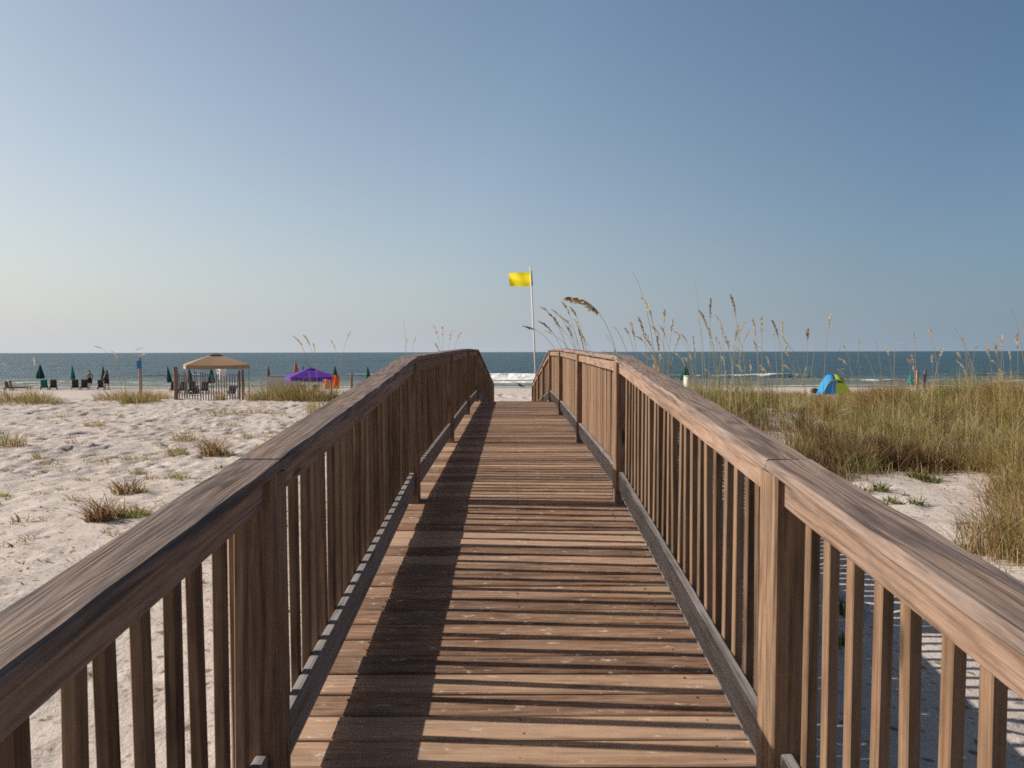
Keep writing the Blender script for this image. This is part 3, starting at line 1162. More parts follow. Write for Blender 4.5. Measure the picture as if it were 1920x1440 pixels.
def tent_row(f, D=0.85):
    prof = [(-1.12, 0.0), (-0.98, 0.45), (-0.78, 1.0), (-0.50, 1.44), (-0.1, 1.52), (0.28, 1.46), (0.62, 1.12), (0.88, 0.6), (1.08, 0.0)]
    sc = 1 - 0.28 * abs(f) ** 1.6
    return [Vector((x * (1 - 0.1 * abs(f)), f * D, z * sc)) for (x, z) in prof]


for (i0, i1, mt) in ((0, 4, 'blue'), (4, 8, 'lime')):
    mb = MB()
    rows = [tent_row(f)[i0:i1 + 1] for f in (-1, -0.6, -0.2, 0.2, 0.6, 1)]
    mb.grid(rows)
    for r in (rows[0], rows[-1]):
        mb.poly([Vector((-0.1 * 0.9, r[0].y, 0))] + list(r) if i0 == 0 else list(r) + [Vector((-0.1 * 0.9, r[0].y, 0))])
    o = mb.build('panel', M[mt], tent)
    tag(o, 'blue half of the tent' if i0 == 0 else 'lime green half of the tent')
    o.modifiers.new('thickness', 'SOLIDIFY').thickness = 0.01
mb = MB()
mb.poly([(-0.02, -0.868, 0.90), (0.40, -0.868, 0.84), (0.30, -0.868, 0.98), (0.0, -0.868, 1.04)])
o = mb.build('window', M['darkmesh'], tent)
o.modifiers.new('thickness', 'SOLIDIFY').thickness = 0.01
for f in (-1, 1):
    mb = MB()
    r = tent_row(f, 0.87)
    mb.tube([p * 1.004 for p in r], 0.022, 6)
    mb.build('tent_pole', M['lime'], tent)
bg = at(1527, 731, 53)
bgz = gz(bg.x, 53)
bag = empty('beach_bag', (bg.x, 53, bgz), 'small dark bag on the sand left of the blue tent', 'bag')
mb = MB()
mb.ball((0, 0, 0.20), (0.30, 0.18, 0.22))
mb.build('body', M['darkcloth'], bag)
mb = MB()
mb.tube([(-0.15, 0, 0.36), (-0.08, 0, 0.52), (0.08, 0, 0.52), (0.15, 0, 0.36)], 0.015, 6)
mb.build('handle', M['brownwood'], bag)

# white barrel among the grass right of the boardwalk
wp = at(1288, 722, 44)
wz = gz(wp.x, 44)
bar = empty('litter_bin', (wp.x, 44, wz), 'pale cream litter bin below the bushy umbrella right of the boardwalk', 'bin')
tz = at(1288, 704, 44).z - wz
mb = MB()
mb.tube([(0, 0, 0), (0, 0, tz * 0.5), (0, 0, tz - 0.06)], [0.19, 0.215, 0.20], 14)
mb.build('drum', M['cream'], bar)
mb = MB()
mb.tube([(0, 0, tz - 0.055), (0, 0, tz - 0.02), (0, 0, tz)], [0.225, 0.225, 0.17], 14)
mb.build('lid', M['greybox'], bar)


# ------------------------------------------------------------------ posts, fence and sign
def stake(px, py_top, Y, r, mat, label, lean=0.0, name='wooden_stake'):
    t = at(px, py_top, Y)
    z = gz(t.x, Y)
    mb = MB()
    mb.board([(t.x - lean, Y, z - 0.3), (t.x - lean * 0.4, Y, z + (t.z - z) * 0.5), (t.x, Y, t.z)], (1, 0, 0), (0, 1, 0), r * 2, r * 2, ch=r * 0.5)
    o = mb.build(name, mat, None, (t.x, Y, z))
    tag(o, label, 'post')
    return o


sp = at(262, 671, 33)
sb = Vector((sp.x, 33, gz(sp.x, 33)))
sg = empty('sign_post', sb, 'tall brown wooden post with a small blue sign on the left dune', 'sign')
H = sp.z - sb.z
mb = MB()
mb.board([(0, 0, -0.3), (0.01, 0, H * 0.5), (0.0, 0, H)], (1, 0, 0), (0, 1, 0), 0.12, 0.12, ch=0.02)
mb.build('post', M['palepost'], sg)
z1, z0 = at(262, 676, 33).z - sb.z, at(262, 691, 33).z - sb.z
mb = MB()
mb.board([(0, -0.075, z0), (0, -0.075, z1)], (1, 0, 0), (0, 1, 0), 0.22, 0.02, ch=0.004)
mb.build('sign_board', M['bluesign'], sg)
stake(659, 700, 40, 0.07, M['palepost'], 'short pale post in the grass just above the left handrail')
stake(621, 714, 34, 0.05, M['oldpost'], 'thin brown stake in front of the orange towels')
stake(1720, 695, 24, 0.038, M['palepost'], 'pale pinkish wooden stake beside the low teal umbrella on the right')
stake(1735, 694, 24, 0.034, M['oldpost'], 'brown wooden stake right next to the pale stake in the right grass', 0.05)

fence_y = 30.0
fa, fbp = at(329, 700, fence_y), at(451, 700, fence_y)
fz = gz((fa.x + fbp.x) / 2, fence_y)
fen = empty('sand_fence', ((fa.x + fbp.x) / 2, fence_y, fz), 'grey slatted sand fence between dark posts in front of the tan canopy', 'fence')
fo = Vector(fen.location)
for (px, ty, r, mt) in ((328.5, 688, 0.075, 'oldpost'), (448, 694, 0.035, 'oldpost'), (454.5, 693, 0.05, 'oldpost')):
    t = at(px, ty, fence_y)
    z = gz(t.x, fence_y)
    mb = MB()
    mb.board([Vector((t.x, fence_y, z - 0.4)), Vector((t.x + 0.02, fence_y, (z + t.z) / 2)), Vector((t.x, fence_y, t.z))], (1, 0, 0), (0, 1, 0), r * 2, r * 2, ch=r * 0.6)
    mb.build('post', M[mt], fen).location = -fo
mb = MB()
x = fa.x + 0.16
i = 0
while x < fbp.x - 0.1:
    z = gz(x, fence_y)
    sag = 0.05 * math.sin(x * 2.2)
    tz = at(390, 700, fence_y).z + sag + random.uniform(-0.05, 0.05)
    ln = random.uniform(-0.025, 0.025)
    mb.board([Vector((x, fence_y - 0.02, z - 0.12)), Vector((x + ln, fence_y - 0.02 + random.uniform(-.03, .03), tz))], (1, 0, 0), (0, 1, 0), 0.042, 0.012, ch=0.002)
    x += 0.112 + random.uniform(-0.012, 0.012)
mb.build('slat_panel', M['slat'], fen).location = -fo
mb = MB()
for hgt in (0.25, 0.55, 0.85):
    pts = []
    for k in range(13):
        xx = fa.x + (fbp.x - fa.x) * k / 12
        pts.append(Vector((xx, fence_y - 0.035, gz(xx, fence_y) + hgt + 0.02 * math.sin(k * 1.7))))
    mb.tube(pts, 0.006, 5)
mb.build('wire', M['metal'], fen).location = -fo


# ------------------------------------------------------------------ people
def person(loc, rz, label, joints_arm, walk, torso_mat, shorts=True, hair=True, top=None, long_hair=False):
    """one continuous skinned body (height about 1.75), with clothes and hair as parts"""
    o = empty('person', loc, label, 'person', 'people walking on the beach', rz)
    vs, es, rad = [], [], []

    def add(p, r, par=None):
        vs.append(p)
        rad.append(r)
        if par is not None:
            es.append((par, len(vs) - 1))
        return len(vs) - 1
    pel = add((0, 0, 0.95), (0.145, 0.105))
    wai = add((0, 0.005, 1.10), (0.125, 0.095), pel)
    che = add((0, 0.0, 1.30), (0.155, 0.11), wai)
    nek0 = add((0, 0.01, 1.46), (0.10, 0.075), che)
    nek = add((0, 0.0, 1.53), (0.05, 0.052), nek0)
    jaw = add((0, -0.015, 1.59), (0.062, 0.075), nek)
    cra = add((0, 0.005, 1.68), (0.075, 0.092), jaw)
    add((0, 0.01, 1.745), (0.045, 0.055), cra)
    for s in (-1, 1):
        sh = add((s * 0.17, 0.005, 1.42), (0.062, 0.06), nek0)
        el, wr = joints_arm[0 if s < 0 else 1]
        e = add(el, (0.042, 0.042), sh)
        w = add(wr, (0.028, 0.03), e)
        d = (Vector(wr) - Vector(el)).normalized()
        palm = Vector(wr) + d * 0.07
        pi_ = add(tuple(palm), (0.038, 0.02), w)
        sd = d.cross(Vector((1, 0, 0.2))).normalized()
        for q, L in enumerate((0.07, 0.085, 0.08, 0.06)):
            b = palm + sd * (0.028 - 0.019 * q) + d * 0.02
            f1 = add(tuple(b), (0.009, 0.009), pi_)
            f2 = add(tuple(b + d * L * 0.6), (0.008, 0.008), f1)
            add(tuple(b + d * L + Vector((0, -0.015, 0))), (0.007, 0.007), f2)
        th = add(tuple(palm + sd * 0.045 - d * 0.02), (0.010, 0.010), pi_)
        add(tuple(palm + sd * 0.065 + d * 0.02), (0.008, 0.008), th)
        hip = add((s * 0.09, 0, 0.88), (0.09, 0.095), pel)
        ky = walk * s
        kn = add((s * 0.10, -0.10 * ky - 0.03, 0.49), (0.058, 0.06), hip)
        an = add((s * 0.10, -0.22 * ky + 0.03, 0.09 + (0.05 if ky < 0 else 0)), (0.036, 0.038), kn)
        ft = add((s * 0.105, -0.22 * ky - 0.02, 0.035 + (0.03 if ky < 0 else 0)), (0.04, 0.034), an)
        add((s * 0.115, -0.22 * ky - 0.15, 0.025), (0.042, 0.022), ft)
    me = bpy.data.meshes.new('body')
    me.from_pydata(vs, es, [])
    b = bpy.data.objects.new('body', me)
    COL.objects.link(b)
    b.parent = o
    sk = b.modifiers.new('skin', 'SKIN')
    sk.use_smooth_shade = True
    for i, r in enumerate(rad):
        me.skin_vertices[0].data[i].radius = r
    me.skin_vertices[0].data[0].use_root = True
    b.modifiers.new('smooth', 'SUBSURF').levels = 1
    b.modifiers['smooth'].render_levels = 2
    me.materials.append(M['skin'])
    # nose, ears, eyes as one face mesh
    mb = MB()
    mb.ball((0, -0.098, 1.645), (0.012, 0.02, 0.018), 8, 5)
    for s in (-1, 1):
        mb.ball((s * 0.078, 0.01, 1.645), (0.010, 0.022, 0.03), 8, 5)
    mb.build('face', M['skin'], o)
    mb = MB()
    for s in (-1, 1):
        mb.ball((s * 0.03, -0.083, 1.665), (0.011, 0.008, 0.008), 6, 5)
    mb.ball((0, -0.088, 1.60), (0.024, 0.008, 0.006), 6, 5)
    mb.build('eyes_and_mouth', M['hair'], o)
    mb = MB()
    mb.ball((0, 0.022, 1.70), (0.088, 0.10, 0.075), 12, 8)
    if long_hair:
        mb.ball((0, 0.07, 1.58), (0.075, 0.05, 0.14), 10, 7)
    mb.build('hair', M['hair'], o)

    def ring_mesh(name, rings, mat, legs=None):
        mb = MB()
        P = []
        for (cx, cy, z, rx, ry) in rings:
            P.append([(cx + rx * math.cos(2 * math.pi * j / 14), cy + ry * math.sin(2 * math.pi * j / 14), z) for j in range(15)])
        mb.grid(P)
        for L in (legs or []):
            P = []
            for (cx, cy, z, rx, ry) in L:
                P.append([(cx + rx * math.cos(2 * math.pi * j / 12), cy + ry * math.sin(2 * math.pi * j / 12), z) for j in range(13)])
            mb.grid(P)
        ob = mb.build(name, mat, o)
        ob.modifiers.new('thickness', 'SOLIDIFY').thickness = 0.008
    legs = []
    for s in (-1, 1):
        ky = walk * s
        legs.append([(s * 0.075, 0, 0.93, 0.115, 0.12), (s * 0.092, -0.02 * ky - 0.005, 0.80, 0.108, 0.115), (s * 0.10, -0.07 * ky - 0.015, 0.58, 0.098, 0.105)])
    ring_mesh('shorts', [(0, 0, 0.84, 0.165, 0.125), (0, 0, 0.95, 0.178, 0.135), (0, 0, 1.06, 0.158, 0.118)], M['navy'], legs)
    if top is not None:
        ring_mesh('shirt', [(0, 0, 0.97, 0.178, 0.135), (0, 0, 1.10, 0.16, 0.12), (0, 0, 1.30, 0.188, 0.135), (0, 0, 1.42, 0.175, 0.105), (0, 0, 1.49, 0.075, 0.075)], top)
    return o


p1 = spot(168.5, 66.2)
person(p1, math.radians(200), 'shirtless person in dark shorts walking behind the two upright loungers', [((-0.24, 0.03, 1.15), (-0.25, -0.08, 0.93)), ((0.24, 0.03, 1.15), (0.24, -0.04, 0.92))], 1.0, None)
p2 = spot(200.5, 64.0)
person(p2, math.radians(250), 'person in a dark shirt with one arm raised beside the narrow green umbrella', [((-0.26, -0.10, 1.24), (-0.12, -0.22, 1.42)), ((0.25, -0.02, 1.16), (0.24, -0.16, 0.98))], 0.5, None, top=M['maroon'], long_hair=True)

# ------------------------------------------------------------------ bird at the water's edge
bp = at(976, 729.5, 66.5)
bz = gz(bp.x, 66.5)
bird = empty('bird', (bp.x, 66.5, bz), 'dark brown shore bird standing on the sand seen through the end of the boardwalk', 'bird', None, 0.25)
vs = [(-0.02, 0, 0.26), (-0.14, 0, 0.32), (-0.21, 0, 0.40), (-0.235, 0, 0.47), (-0.27, 0, 0.485), (0.12, 0, 0.21), (0.26, 0, 0.155), (0.40, 0, 0.10)]
es = [(0, 1), (1, 2), (2, 3), (3, 4), (0, 5), (5, 6), (6, 7)]
rr = [(0.12, 0.11), (0.10, 0.10), (0.055, 0.055), (0.05, 0.05), (0.03, 0.03), (0.095, 0.085), (0.06, 0.035), (0.045, 0.012)]
me = bpy.data.meshes.new('body')
me.from_pydata(vs, es, [])
b = bpy.data.objects.new('body', me)
COL.objects.link(b)
b.parent = bird
b.modifiers.new('skin', 'SKIN').use_smooth_shade = True
for i, r in enumerate(rr):
    me.skin_vertices[0].data[i].radius = r
me.skin_vertices[0].data[0].use_root = True
b.modifiers.new('smooth', 'SUBSURF').render_levels = 2
me.materials.append(M['bird'])
for s in (-1, 1):
    mb = MB()
    P = [[(-0.12 + 0.5 * f, s * (0.105 - 0.05 * f + 0.012 * math.sin(g * 3.1)), 0.335 - 0.19 * f - 0.14 * g * (1 - f * 0.7)) for g in (0, .33, .66, 1)] for f in (0, .25, .5, .75, 1)]
    mb.grid(P)
    w = mb.build('wing', M['bird'], bird)
    w.modifiers.new('thickness', 'SOLIDIFY').thickness = 0.015
    mb = MB()
    mb.tube([(-0.02, s * 0.05, 0.2), (0.01, s * 0.05, 0.1), (-0.01, s * 0.05, 0.0)], 0.009, 6)
    mb.tube([(0.01, s * 0.05, 0.006), (-0.07, s * 0.05, 0.006)], [0.009, 0.004], 5)
    mb.build('leg', M['beak'], bird)
mb = MB()
mb.tube([(-0.275, 0, 0.485), (-0.36, 0, 0.465)], [0.016, 0.004], 6)
mb.build('beak', M['beak'], bird)


# ------------------------------------------------------------------ dune vegetation
def on_ground(px, py, y0=2.5, y1=40.0):
    for Y in np.arange(y0, y1, 0.05):
        p = at(px, py, Y)
        if p.z <= gz(p.x, Y):
            return Vector((p.x, Y, gz(p.x, Y)))
    return None


def right_grass():
    """the wind-blown grass mass that covers the right dune"""
    N = 420000
    ys = 6.0 + 22.5 * rng.uniform(0, 1, N) ** 0.9
    xs = 1.25 + (ys * 0.80 + 1.0) * rng.uniform(0, 1, N)
    b = np.zeros(N)
    big = vnoise(xs / 1.3, ys / 1.3, 61)
    clump = vnoise(xs / 0.33, ys / 0.33, 62)
    edge = 0.9 * (vnoise(xs / 1.2, ys / 1.2, 63) - 0.5)
    # main field behind
    b = np.maximum(b, sstep(12.6, 13.6, ys + edge * 2.2) * sstep(1.4, 2.4, xs + edge) * 1.0)
    # bush in front
    b = np.maximum(b, np.exp(-(((xs + edge - 6.1) / 1.5) ** 4 + ((ys + edge - 11.9) / 1.25) ** 4)) * 1.2)
    b = np.maximum(b, np.exp(-(((xs + edge - 4.7) / 0.7) ** 4 + ((ys - 10.9) / 0.75) ** 4)) * 1.0)
    # right edge field: right of the line from (5.2,7.2) to (8.0,11.8)
    lx = 4.65 + (ys - 7.0) * 0.64
    b = np.maximum(b, sstep(-0.2, 0.55, xs - lx + edge) * sstep(6.2, 7.0, ys))
    # strip by the walkway
    b = np.maximum(b, 0.5 * (1 - sstep(0.9, 1.6, np.abs(xs - 2.2))) * sstep(9.0, 11.5, ys))
    # bare sandy gaps
    gap = sstep(0.60, 0.72, vnoise(xs / 0.9 + 11, ys / 1.3, 69))
    b = b * (1 - 0.85 * gap * (1 - sstep(17, 21, ys)))
    b = b * (1 - 0.95 * np.exp(-(((xs - 5.3) / 0.75) ** 4 + ((ys - 13.6) / 0.6) ** 4)))
    keep = rng.uniform(0, 1, N) < b * (0.22 + 0.9 * np.clip(clump * 1.7 - 0.4, 0, 1)) * (0.65 + 0.35 * big)
    keep &= rng.uniform(0, 1, N) < np.clip(1.3 - (ys - 9) / 30.0, 0.5, 1)
    xs, ys, big, clump, b = xs[keep], ys[keep], big[keep], clump[keep], b[keep]
    n = len(xs)
    roots = np.stack([xs, ys, ground(xs, ys) - 0.02], 1)
    tallness = vnoise(xs / 2.2 + 5, ys / 2.2, 64)
    tall2 = vnoise(xs / 0.8 + 2, ys / 0.8, 68)
    h = rng.uniform(0.12, 0.78, n) * (0.35 + 0.45 * tallness + 0.75 * tall2) * np.clip(0.45 + 0.6 * b, 0, 1)
    h *= 1 - 0.45 * sstep(15, 24, ys)
    h *= 1 - 0.45 * np.exp(-((xs / ys - 0.455) / 0.035) ** 2) * sstep(14, 18, ys)
    w = rng.uniform(0.005, 0.011, n) * (0.75 + ys / 20.0)
    lean = np.abs(rng.normal(0.6, 0.42, n))
    az = np.where(rng.uniform(0, 1, n) < 0.5, np.pi + rng.normal(0, 1.0, n), rng.uniform(0, 2 * np.pi, n))
    zone = vnoise(xs / 1.5 + 3, ys / 1.5, 65)
    zone2 = vnoise(xs / 0.5 + 3, ys / 0.5, 66)
    tone = np.clip(0.06 + 0.46 * zone + 0.34 * zone2 + rng.normal(0, 0.17, n), 0.0, 0.9)
    bushy = np.exp(-(((xs - 6.4) / 1.5) ** 2 + ((ys - 11.4) / 1.1) ** 2))
    tone = np.clip(tone - 0.30 * bushy * rng.uniform(0, 1, n), 0, 1)
    rusty = sstep(0.55, 0.7, vnoise(xs / 1.1 + 9, ys / 1.1, 67)) * sstep(6.5, 8, xs)
    tone = np.where((rng.uniform(0, 1, n) < 0.5 * rusty), rng.uniform(0.1, 0.35, n), tone)
    dead = rng.uniform(0, 1, n) < 0.12
    tone = np.where(dead, 1.0, tone)
    # tussocks standing out of the field
    R, Hh, Ww, Ll, Aa, Tt = [roots], [h], [w], [lean], [az], [tone]
    cnt = 0
    tall = [(1232, 15), (1255, 15.5), (1282, 16), (1318, 17), (1352, 17), (1388, 17.5), (1440, 18), (1630, 17), (1668, 17), (1700, 16.5), (1722, 17),
            (1755, 18), (1800, 17), (1842, 16.5), (1868, 16), (1890, 16), (1912, 15.5), (1330, 15), (1410, 15.5)]
    bushes = [(5.0, 10.8), (5.4, 11.0), (5.9, 10.9), (6.3, 10.8), (6.8, 10.9), (7.2, 11.2), (5.6, 11.6), (6.1, 11.5), (6.6, 11.6), (7.0, 11.9), (4.5, 10.5), (4.3, 11.0),
              (5.2, 11.4), (6.4, 11.2), (7.5, 11.6), (4.7, 11.5)]
    while cnt < 150 + len(tall) + len(bushes):
        cy = 8.5 + 15 * rng.uniform() ** 1.2
        cx = 1.6 + rng.uniform() * (cy * 0.76)
        if cnt < len(tall):
            cx, cy = (tall[cnt][0] - 958) / F * tall[cnt][1], tall[cnt][1]
        elif cnt < len(tall) + len(bushes):
            cx, cy = bushes[cnt - len(tall)]
        edge_x = 4.65 + (cy - 7.0) * 0.64
        if cnt >= len(tall) + len(bushes) and not (cy > 13.2 or abs(cx - 6.0) < 1.7 and cy > 10.6 or cx > edge_x + 0.1):
            continue
        cnt += 1
        m = int(rng.uniform(120, 260))
        kind = rng.uniform()
        t0 = 0.76 if kind < 0.30 else (0.12 if kind < 0.52 else (0.42 if kind < 0.85 else 0.95))
        a = rng.uniform(0, 2 * np.pi, m)
        r = np.sqrt(rng.uniform(0, 1, m)) * rng.uniform(0.12, 0.3)
        px_, py_ = cx + np.cos(a) * r, cy + np.sin(a) * r
        hh_ = rng.uniform(0.4, 1.0) * 0.72 * (1 - 0.4 * sstep(15, 24, np.array(cy)))
        if cnt <= len(tall):
            hh_ = rng.uniform(0.75, 1.0)
        elif cnt <= len(tall) + len(bushes):
            hh_ = rng.uniform(0.42, 0.62)
            t0 = rng.choice([0.06, 0.15, 0.1, 0.76])
            extra = 1
        R.append(np.stack([px_, py_, ground(px_, py_) - 0.02], 1))
        Hh.append(hh_ * rng.uniform(0.45, 1.1, m))
        Ww.append(rng.uniform(0.005, 0.011, m) * (0.75 + cy / 20.0))
        Ll.append(np.abs(rng.normal(0.55, 0.35, m)))
        Aa.append(np.where(rng.uniform(0, 1, m) < 0.4, np.pi + rng.normal(0, 0.8, m), a))
        Tt.append(np.clip(t0 + rng.normal(0, 0.1, m), 0, 1))
    roots, h, w = np.concatenate(R), np.concatenate(Hh), np.concatenate(Ww)
    lean, az, tone = np.concatenate(Ll), np.concatenate(Aa), np.concatenate(Tt)
    V, Fq, tn = blades(roots, h, w, lean, az, tone)
    print('right grass blades', n)
    o = link(np_mesh('dune_grass', V, Fq, M['grass'], tn, smooth=False), 'dune_grass')
    tag(o, 'tan and olive grass covering the right dune', 'grass', None, 'stuff')


right_grass()


def grass_clump(cx, cy, rx, ry, n, hmin, hmax, label, name='grass_clump', group=None, tone0=0.2, tone1=0.75, wmul=1.0, lean0=0.45, cat='grass', mat='grass', parent_z=None):
    a = rng.uniform(0, 2 * np.pi, n)
    r = np.sqrt(rng.uniform(0, 1, n))
    dx, dy = np.cos(a) * r * rx, np.sin(a) * r * ry
    z0 = gz(cx, cy)
    z = ground(cx + dx, cy + dy) - z0 - 0.015
    h = rng.uniform(hmin, hmax, n) * (1 - 0.35 * r ** 2)
    w = rng.uniform(0.006, 0.012, n) * wmul
    lean = np.abs(rng.normal(lean0, 0.25, n))
    az = np.arctan2(dy, dx) + rng.normal(0, 0.7, n)
    az = np.where(rng.uniform(0, 1, n) < 0.3, np.pi + rng.normal(0, 0.6, n), az)
    tone = np.clip(rng.uniform(tone0, tone1, n) + rng.normal(0, 0.1, n), 0, 1)
    V, Fq, tn = blades(np.stack([dx, dy, z], 1), h, w, lean, az, tone)
    o = link(np_mesh(name, V, Fq, M[mat], tn, smooth=False), name, None, (cx, cy, z0))
    return tag(o, label, cat, group)


G = 'grass clumps along the left dune crest'
for (px, py, rx, ry, n, h0, h1, lb) in (
    (28, 752, 1.5, 0.6, 700, 0.2, 0.5, 'broad olive grass clump on the crest at the far left edge'),
    (76, 757, 0.8, 0.5, 320, 0.15, 0.4, 'low olive grass clump on the crest right below the wide green umbrella'),
    (222, 750, 1.0, 0.6, 420, 0.18, 0.45, 'brownish grass clump on the crest left of the blue sign post'),
    (262, 756, 0.7, 0.8, 520, 0.2, 0.55, 'tall olive grass clump growing around the foot of the blue sign post'),
    (295, 748, 0.8, 0.5, 320, 0.15, 0.42, 'grass clump between the blue sign post and the sand fence'),
    (478, 748, 1.0, 0.5, 600, 0.3, 0.62, 'golden grass clump just right of the sand fence'),
    (525, 750, 1.4, 0.5, 900, 0.3, 0.78, 'olive grass clump in front of the pale storage box'),
    (576, 752, 1.3, 0.4, 800, 0.3, 0.72, 'low dark grass clump in front of the purple canopy'),
    (622, 752, 0.9, 0.5, 420, 0.2, 0.5, 'tawny grass clump around the thin brown stake'),
    (650, 740, 0.8, 0.5, 300, 0.2, 0.45, 'tawny grass clump at the short pale post'),
    (600, 772, 0.45, 0.4, 150, 0.15, 0.5, 'thin upright grass clump close above the left handrail'),
    (497, 776, 0.7, 0.4, 160, 0.08, 0.2, 'low dark grass patch on the little sand mound right of the fence'),
    (425, 779, 0.6, 0.4, 130, 0.1, 0.26, 'sparse yellow grass patch on the sand below the fence'),
    (413, 752, 0.2, 0.2, 110, 0.3, 0.7, 'upright rusty grass clump in front of the fence slats'),
    (6, 838, 0.45, 0.3, 170, 0.1, 0.34, 'dark green grass clump half cut off at the left edge of the sand'),
    (-14, 760, 0.8, 0.4, 160, 0.2, 0.5, 'grass clump leaning in at the left edge below the pink chair'),
):
    p = on_ground(px, py, 6, 45)
    if p is None:
        continue
    grass_clump(p.x, p.y, rx, ry * 1.2, int(n * 1.2), h0 * 0.6, h1 * 1.65, lb, group=G, wmul=1.7, tone0=0.1, tone1=0.8, lean0=0.6)

T = 'grass tufts dotted over the left sand'
for (px, py, r, n, h0, h1, t0, t1, lb) in (
    (187, 978, 0.13, 120, 0.12, 0.38, 0.0, 0.4, 'dark wiry grass tuft nearest the left handrail, the largest on the left sand'),
    (212, 968, 0.13, 60, 0.1, 0.30, 0.1, 0.5, 'thin brown grass tuft leaning on the dark wiry tuft'),
    (252, 968, 0.15, 120, 0.06, 0.17, 0.55, 0.85, 'low bright green tuft just right of the dark wiry tuft'),
    (238, 925, 0.16, 90, 0.1, 0.32, 0.05, 0.35, 'reddish dry tuft behind the dark wiry tuft'),
    (264, 925, 0.08, 40, 0.08, 0.2, 0.5, 0.8, 'small olive tuft right beside the reddish dry tuft'),
    (250, 890, 0.16, 60, 0.04, 0.14, 0.5, 0.8, 'flat green tuft behind the reddish dry tuft'),
    (334, 900, 0.15, 90, 0.05, 0.16, 0.5, 0.85, 'round green tuft alone close to the left handrail'),
    (330, 852, 0.22, 90, 0.05, 0.22, 0.4, 0.8, 'wide green tuft on the sand left of the tall dry stems'),
    (342, 828, 0.22, 60, 0.1, 0.36, 0.2, 0.6, 'feathery pale tuft behind the wide green tuft'),
    (402, 852, 0.24, 130, 0.15, 0.55, 0.1, 0.45, 'tall dry brownish stems standing close above the left handrail'),
    (420, 854, 0.2, 70, 0.05, 0.16, 0.5, 0.8, 'low olive tuft at the foot of the tall dry stems'),
    (242, 862, 0.16, 50, 0.05, 0.17, 0.4, 0.8, 'loose olive tuft in the middle of the left sand'),
    (202, 870, 0.22, 50, 0.04, 0.13, 0.35, 0.7, 'spread yellow tuft in the middle of the left sand'),
    (278, 865, 0.1, 24, 0.05, 0.17, 0.3, 0.6, 'slight upright sprig between the loose olive tuft and the wide green tuft'),
    (75, 862, 0.14, 34, 0.06, 0.22, 0.3, 0.7, 'ragged green tuft with a bent blade in the left part of the sand'),
    (92, 870, 0.14, 30, 0.03, 0.09, 0.2, 0.6, 'flat dark tuft trailing right of the ragged green tuft'),
    (115, 880, 0.2, 40, 0.03, 0.11, 0.3, 0.6, 'creeping tan tuft below the flat dark tuft'),
    (8, 930, 0.07, 26, 0.05, 0.14, 0.6, 0.85, 'tiny bright green tuft at the left edge of the sand'),
    (178, 800, 0.2, 60, 0.08, 0.28, 0.25, 0.7, 'grassy tuft among the footprints below the blue sign post'),
    (118, 782, 0.2, 36, 0.05, 0.15, 0.5, 0.8, 'green tuft among the footprints left of the grassy tuft'),
    (84, 786, 0.18, 36, 0.04, 0.12, 0.1, 0.4, 'dark tuft among the footprints in the far left sand'),
    (466, 822, 0.16, 40, 0.05, 0.18, 0.5, 0.8, 'olive tuft tucked against the left handrail'),
    (430, 800, 0.3, 60, 0.06, 0.2, 0.2, 0.6, 'loose brown tuft on the sand below the sand fence'),
    (300, 790, 0.2, 34, 0.05, 0.15, 0.3, 0.7, 'sparse tuft on trampled sand left of the fence foot'),
    (28, 1024, 0.10, 20, 0.03, 0.09, 0.0, 0.4, 'small dark tuft near the left edge close to the near handrail'),
):
    p = on_ground(px, py, 4, 35)
    if p is None:
        continue
    grass_clump(p.x, p.y, r * 1.2, r * 0.95, int(n * 1.5), h0 * 1.1, h1 * 1.3, lb, 'grass_tuft', T, t0, t1, wmul=1.15 + p.y / 30, lean0=0.75)

# scraps of dead straw and seaweed lying on the sand, beyond counting
nd = 5200
dyy = 4.0 + 25 * rng.uniform(0, 1, nd) ** 0.8
dxx = np.where(rng.uniform(0, 1, nd) < 0.82, -1.4 - rng.uniform(0, 1, nd) * dyy * 0.75, 1.4 + rng.uniform(0, 1, nd) * np.minimum(dyy, 12) * 0.7)
kd = vnoise(dxx / 1.6, dyy / 1.6, 71) + 0.5 * vnoise(dxx / 0.4, dyy / 0.4, 72) > 0.62
dxx, dyy = dxx[kd], dyy[kd]
nd = len(dxx)
V, Fq, tn = blades(np.stack([dxx, dyy, ground(dxx, dyy) + 0.004], 1), rng.uniform(0.012, 0.05, nd), rng.uniform(0.008, 0.022, nd) * (0.7 + dyy / 14), rng.uniform(0.8, 2.6, nd),
                   rng.uniform(0, 2 * np.pi, nd), np.clip(rng.normal(0.16, 0.12, nd), 0, 0.6))
tag(link(np_mesh('dead_straw', V, Fq, M['grass'], tn, smooth=False), 'dead_straw'), 'brown scraps of straw scattered over the sand', 'straw', None, 'stuff')

# tiny sprigs: alike, countable
for _ in range(240):
    yy = 5.5 + 22 * rng.uniform(0, 1) ** 0.75
    xx = -1.6 - rng.uniform(0.03, 1) * yy * 0.72
    s = rng.uniform(0.6, 1.3)
    grass_clump(xx, yy, 0.11 * s, 0.08 * s, int(16 * s) + 8, 0.03, 0.14 * s, 'tiny sparse grass sprig among many on the pale left sand', 'grass_sprig',
                'tiny sprigs sprinkled over the left sand', 0.15, 0.8, wmul=1.3 + yy / 22, lean0=0.9)

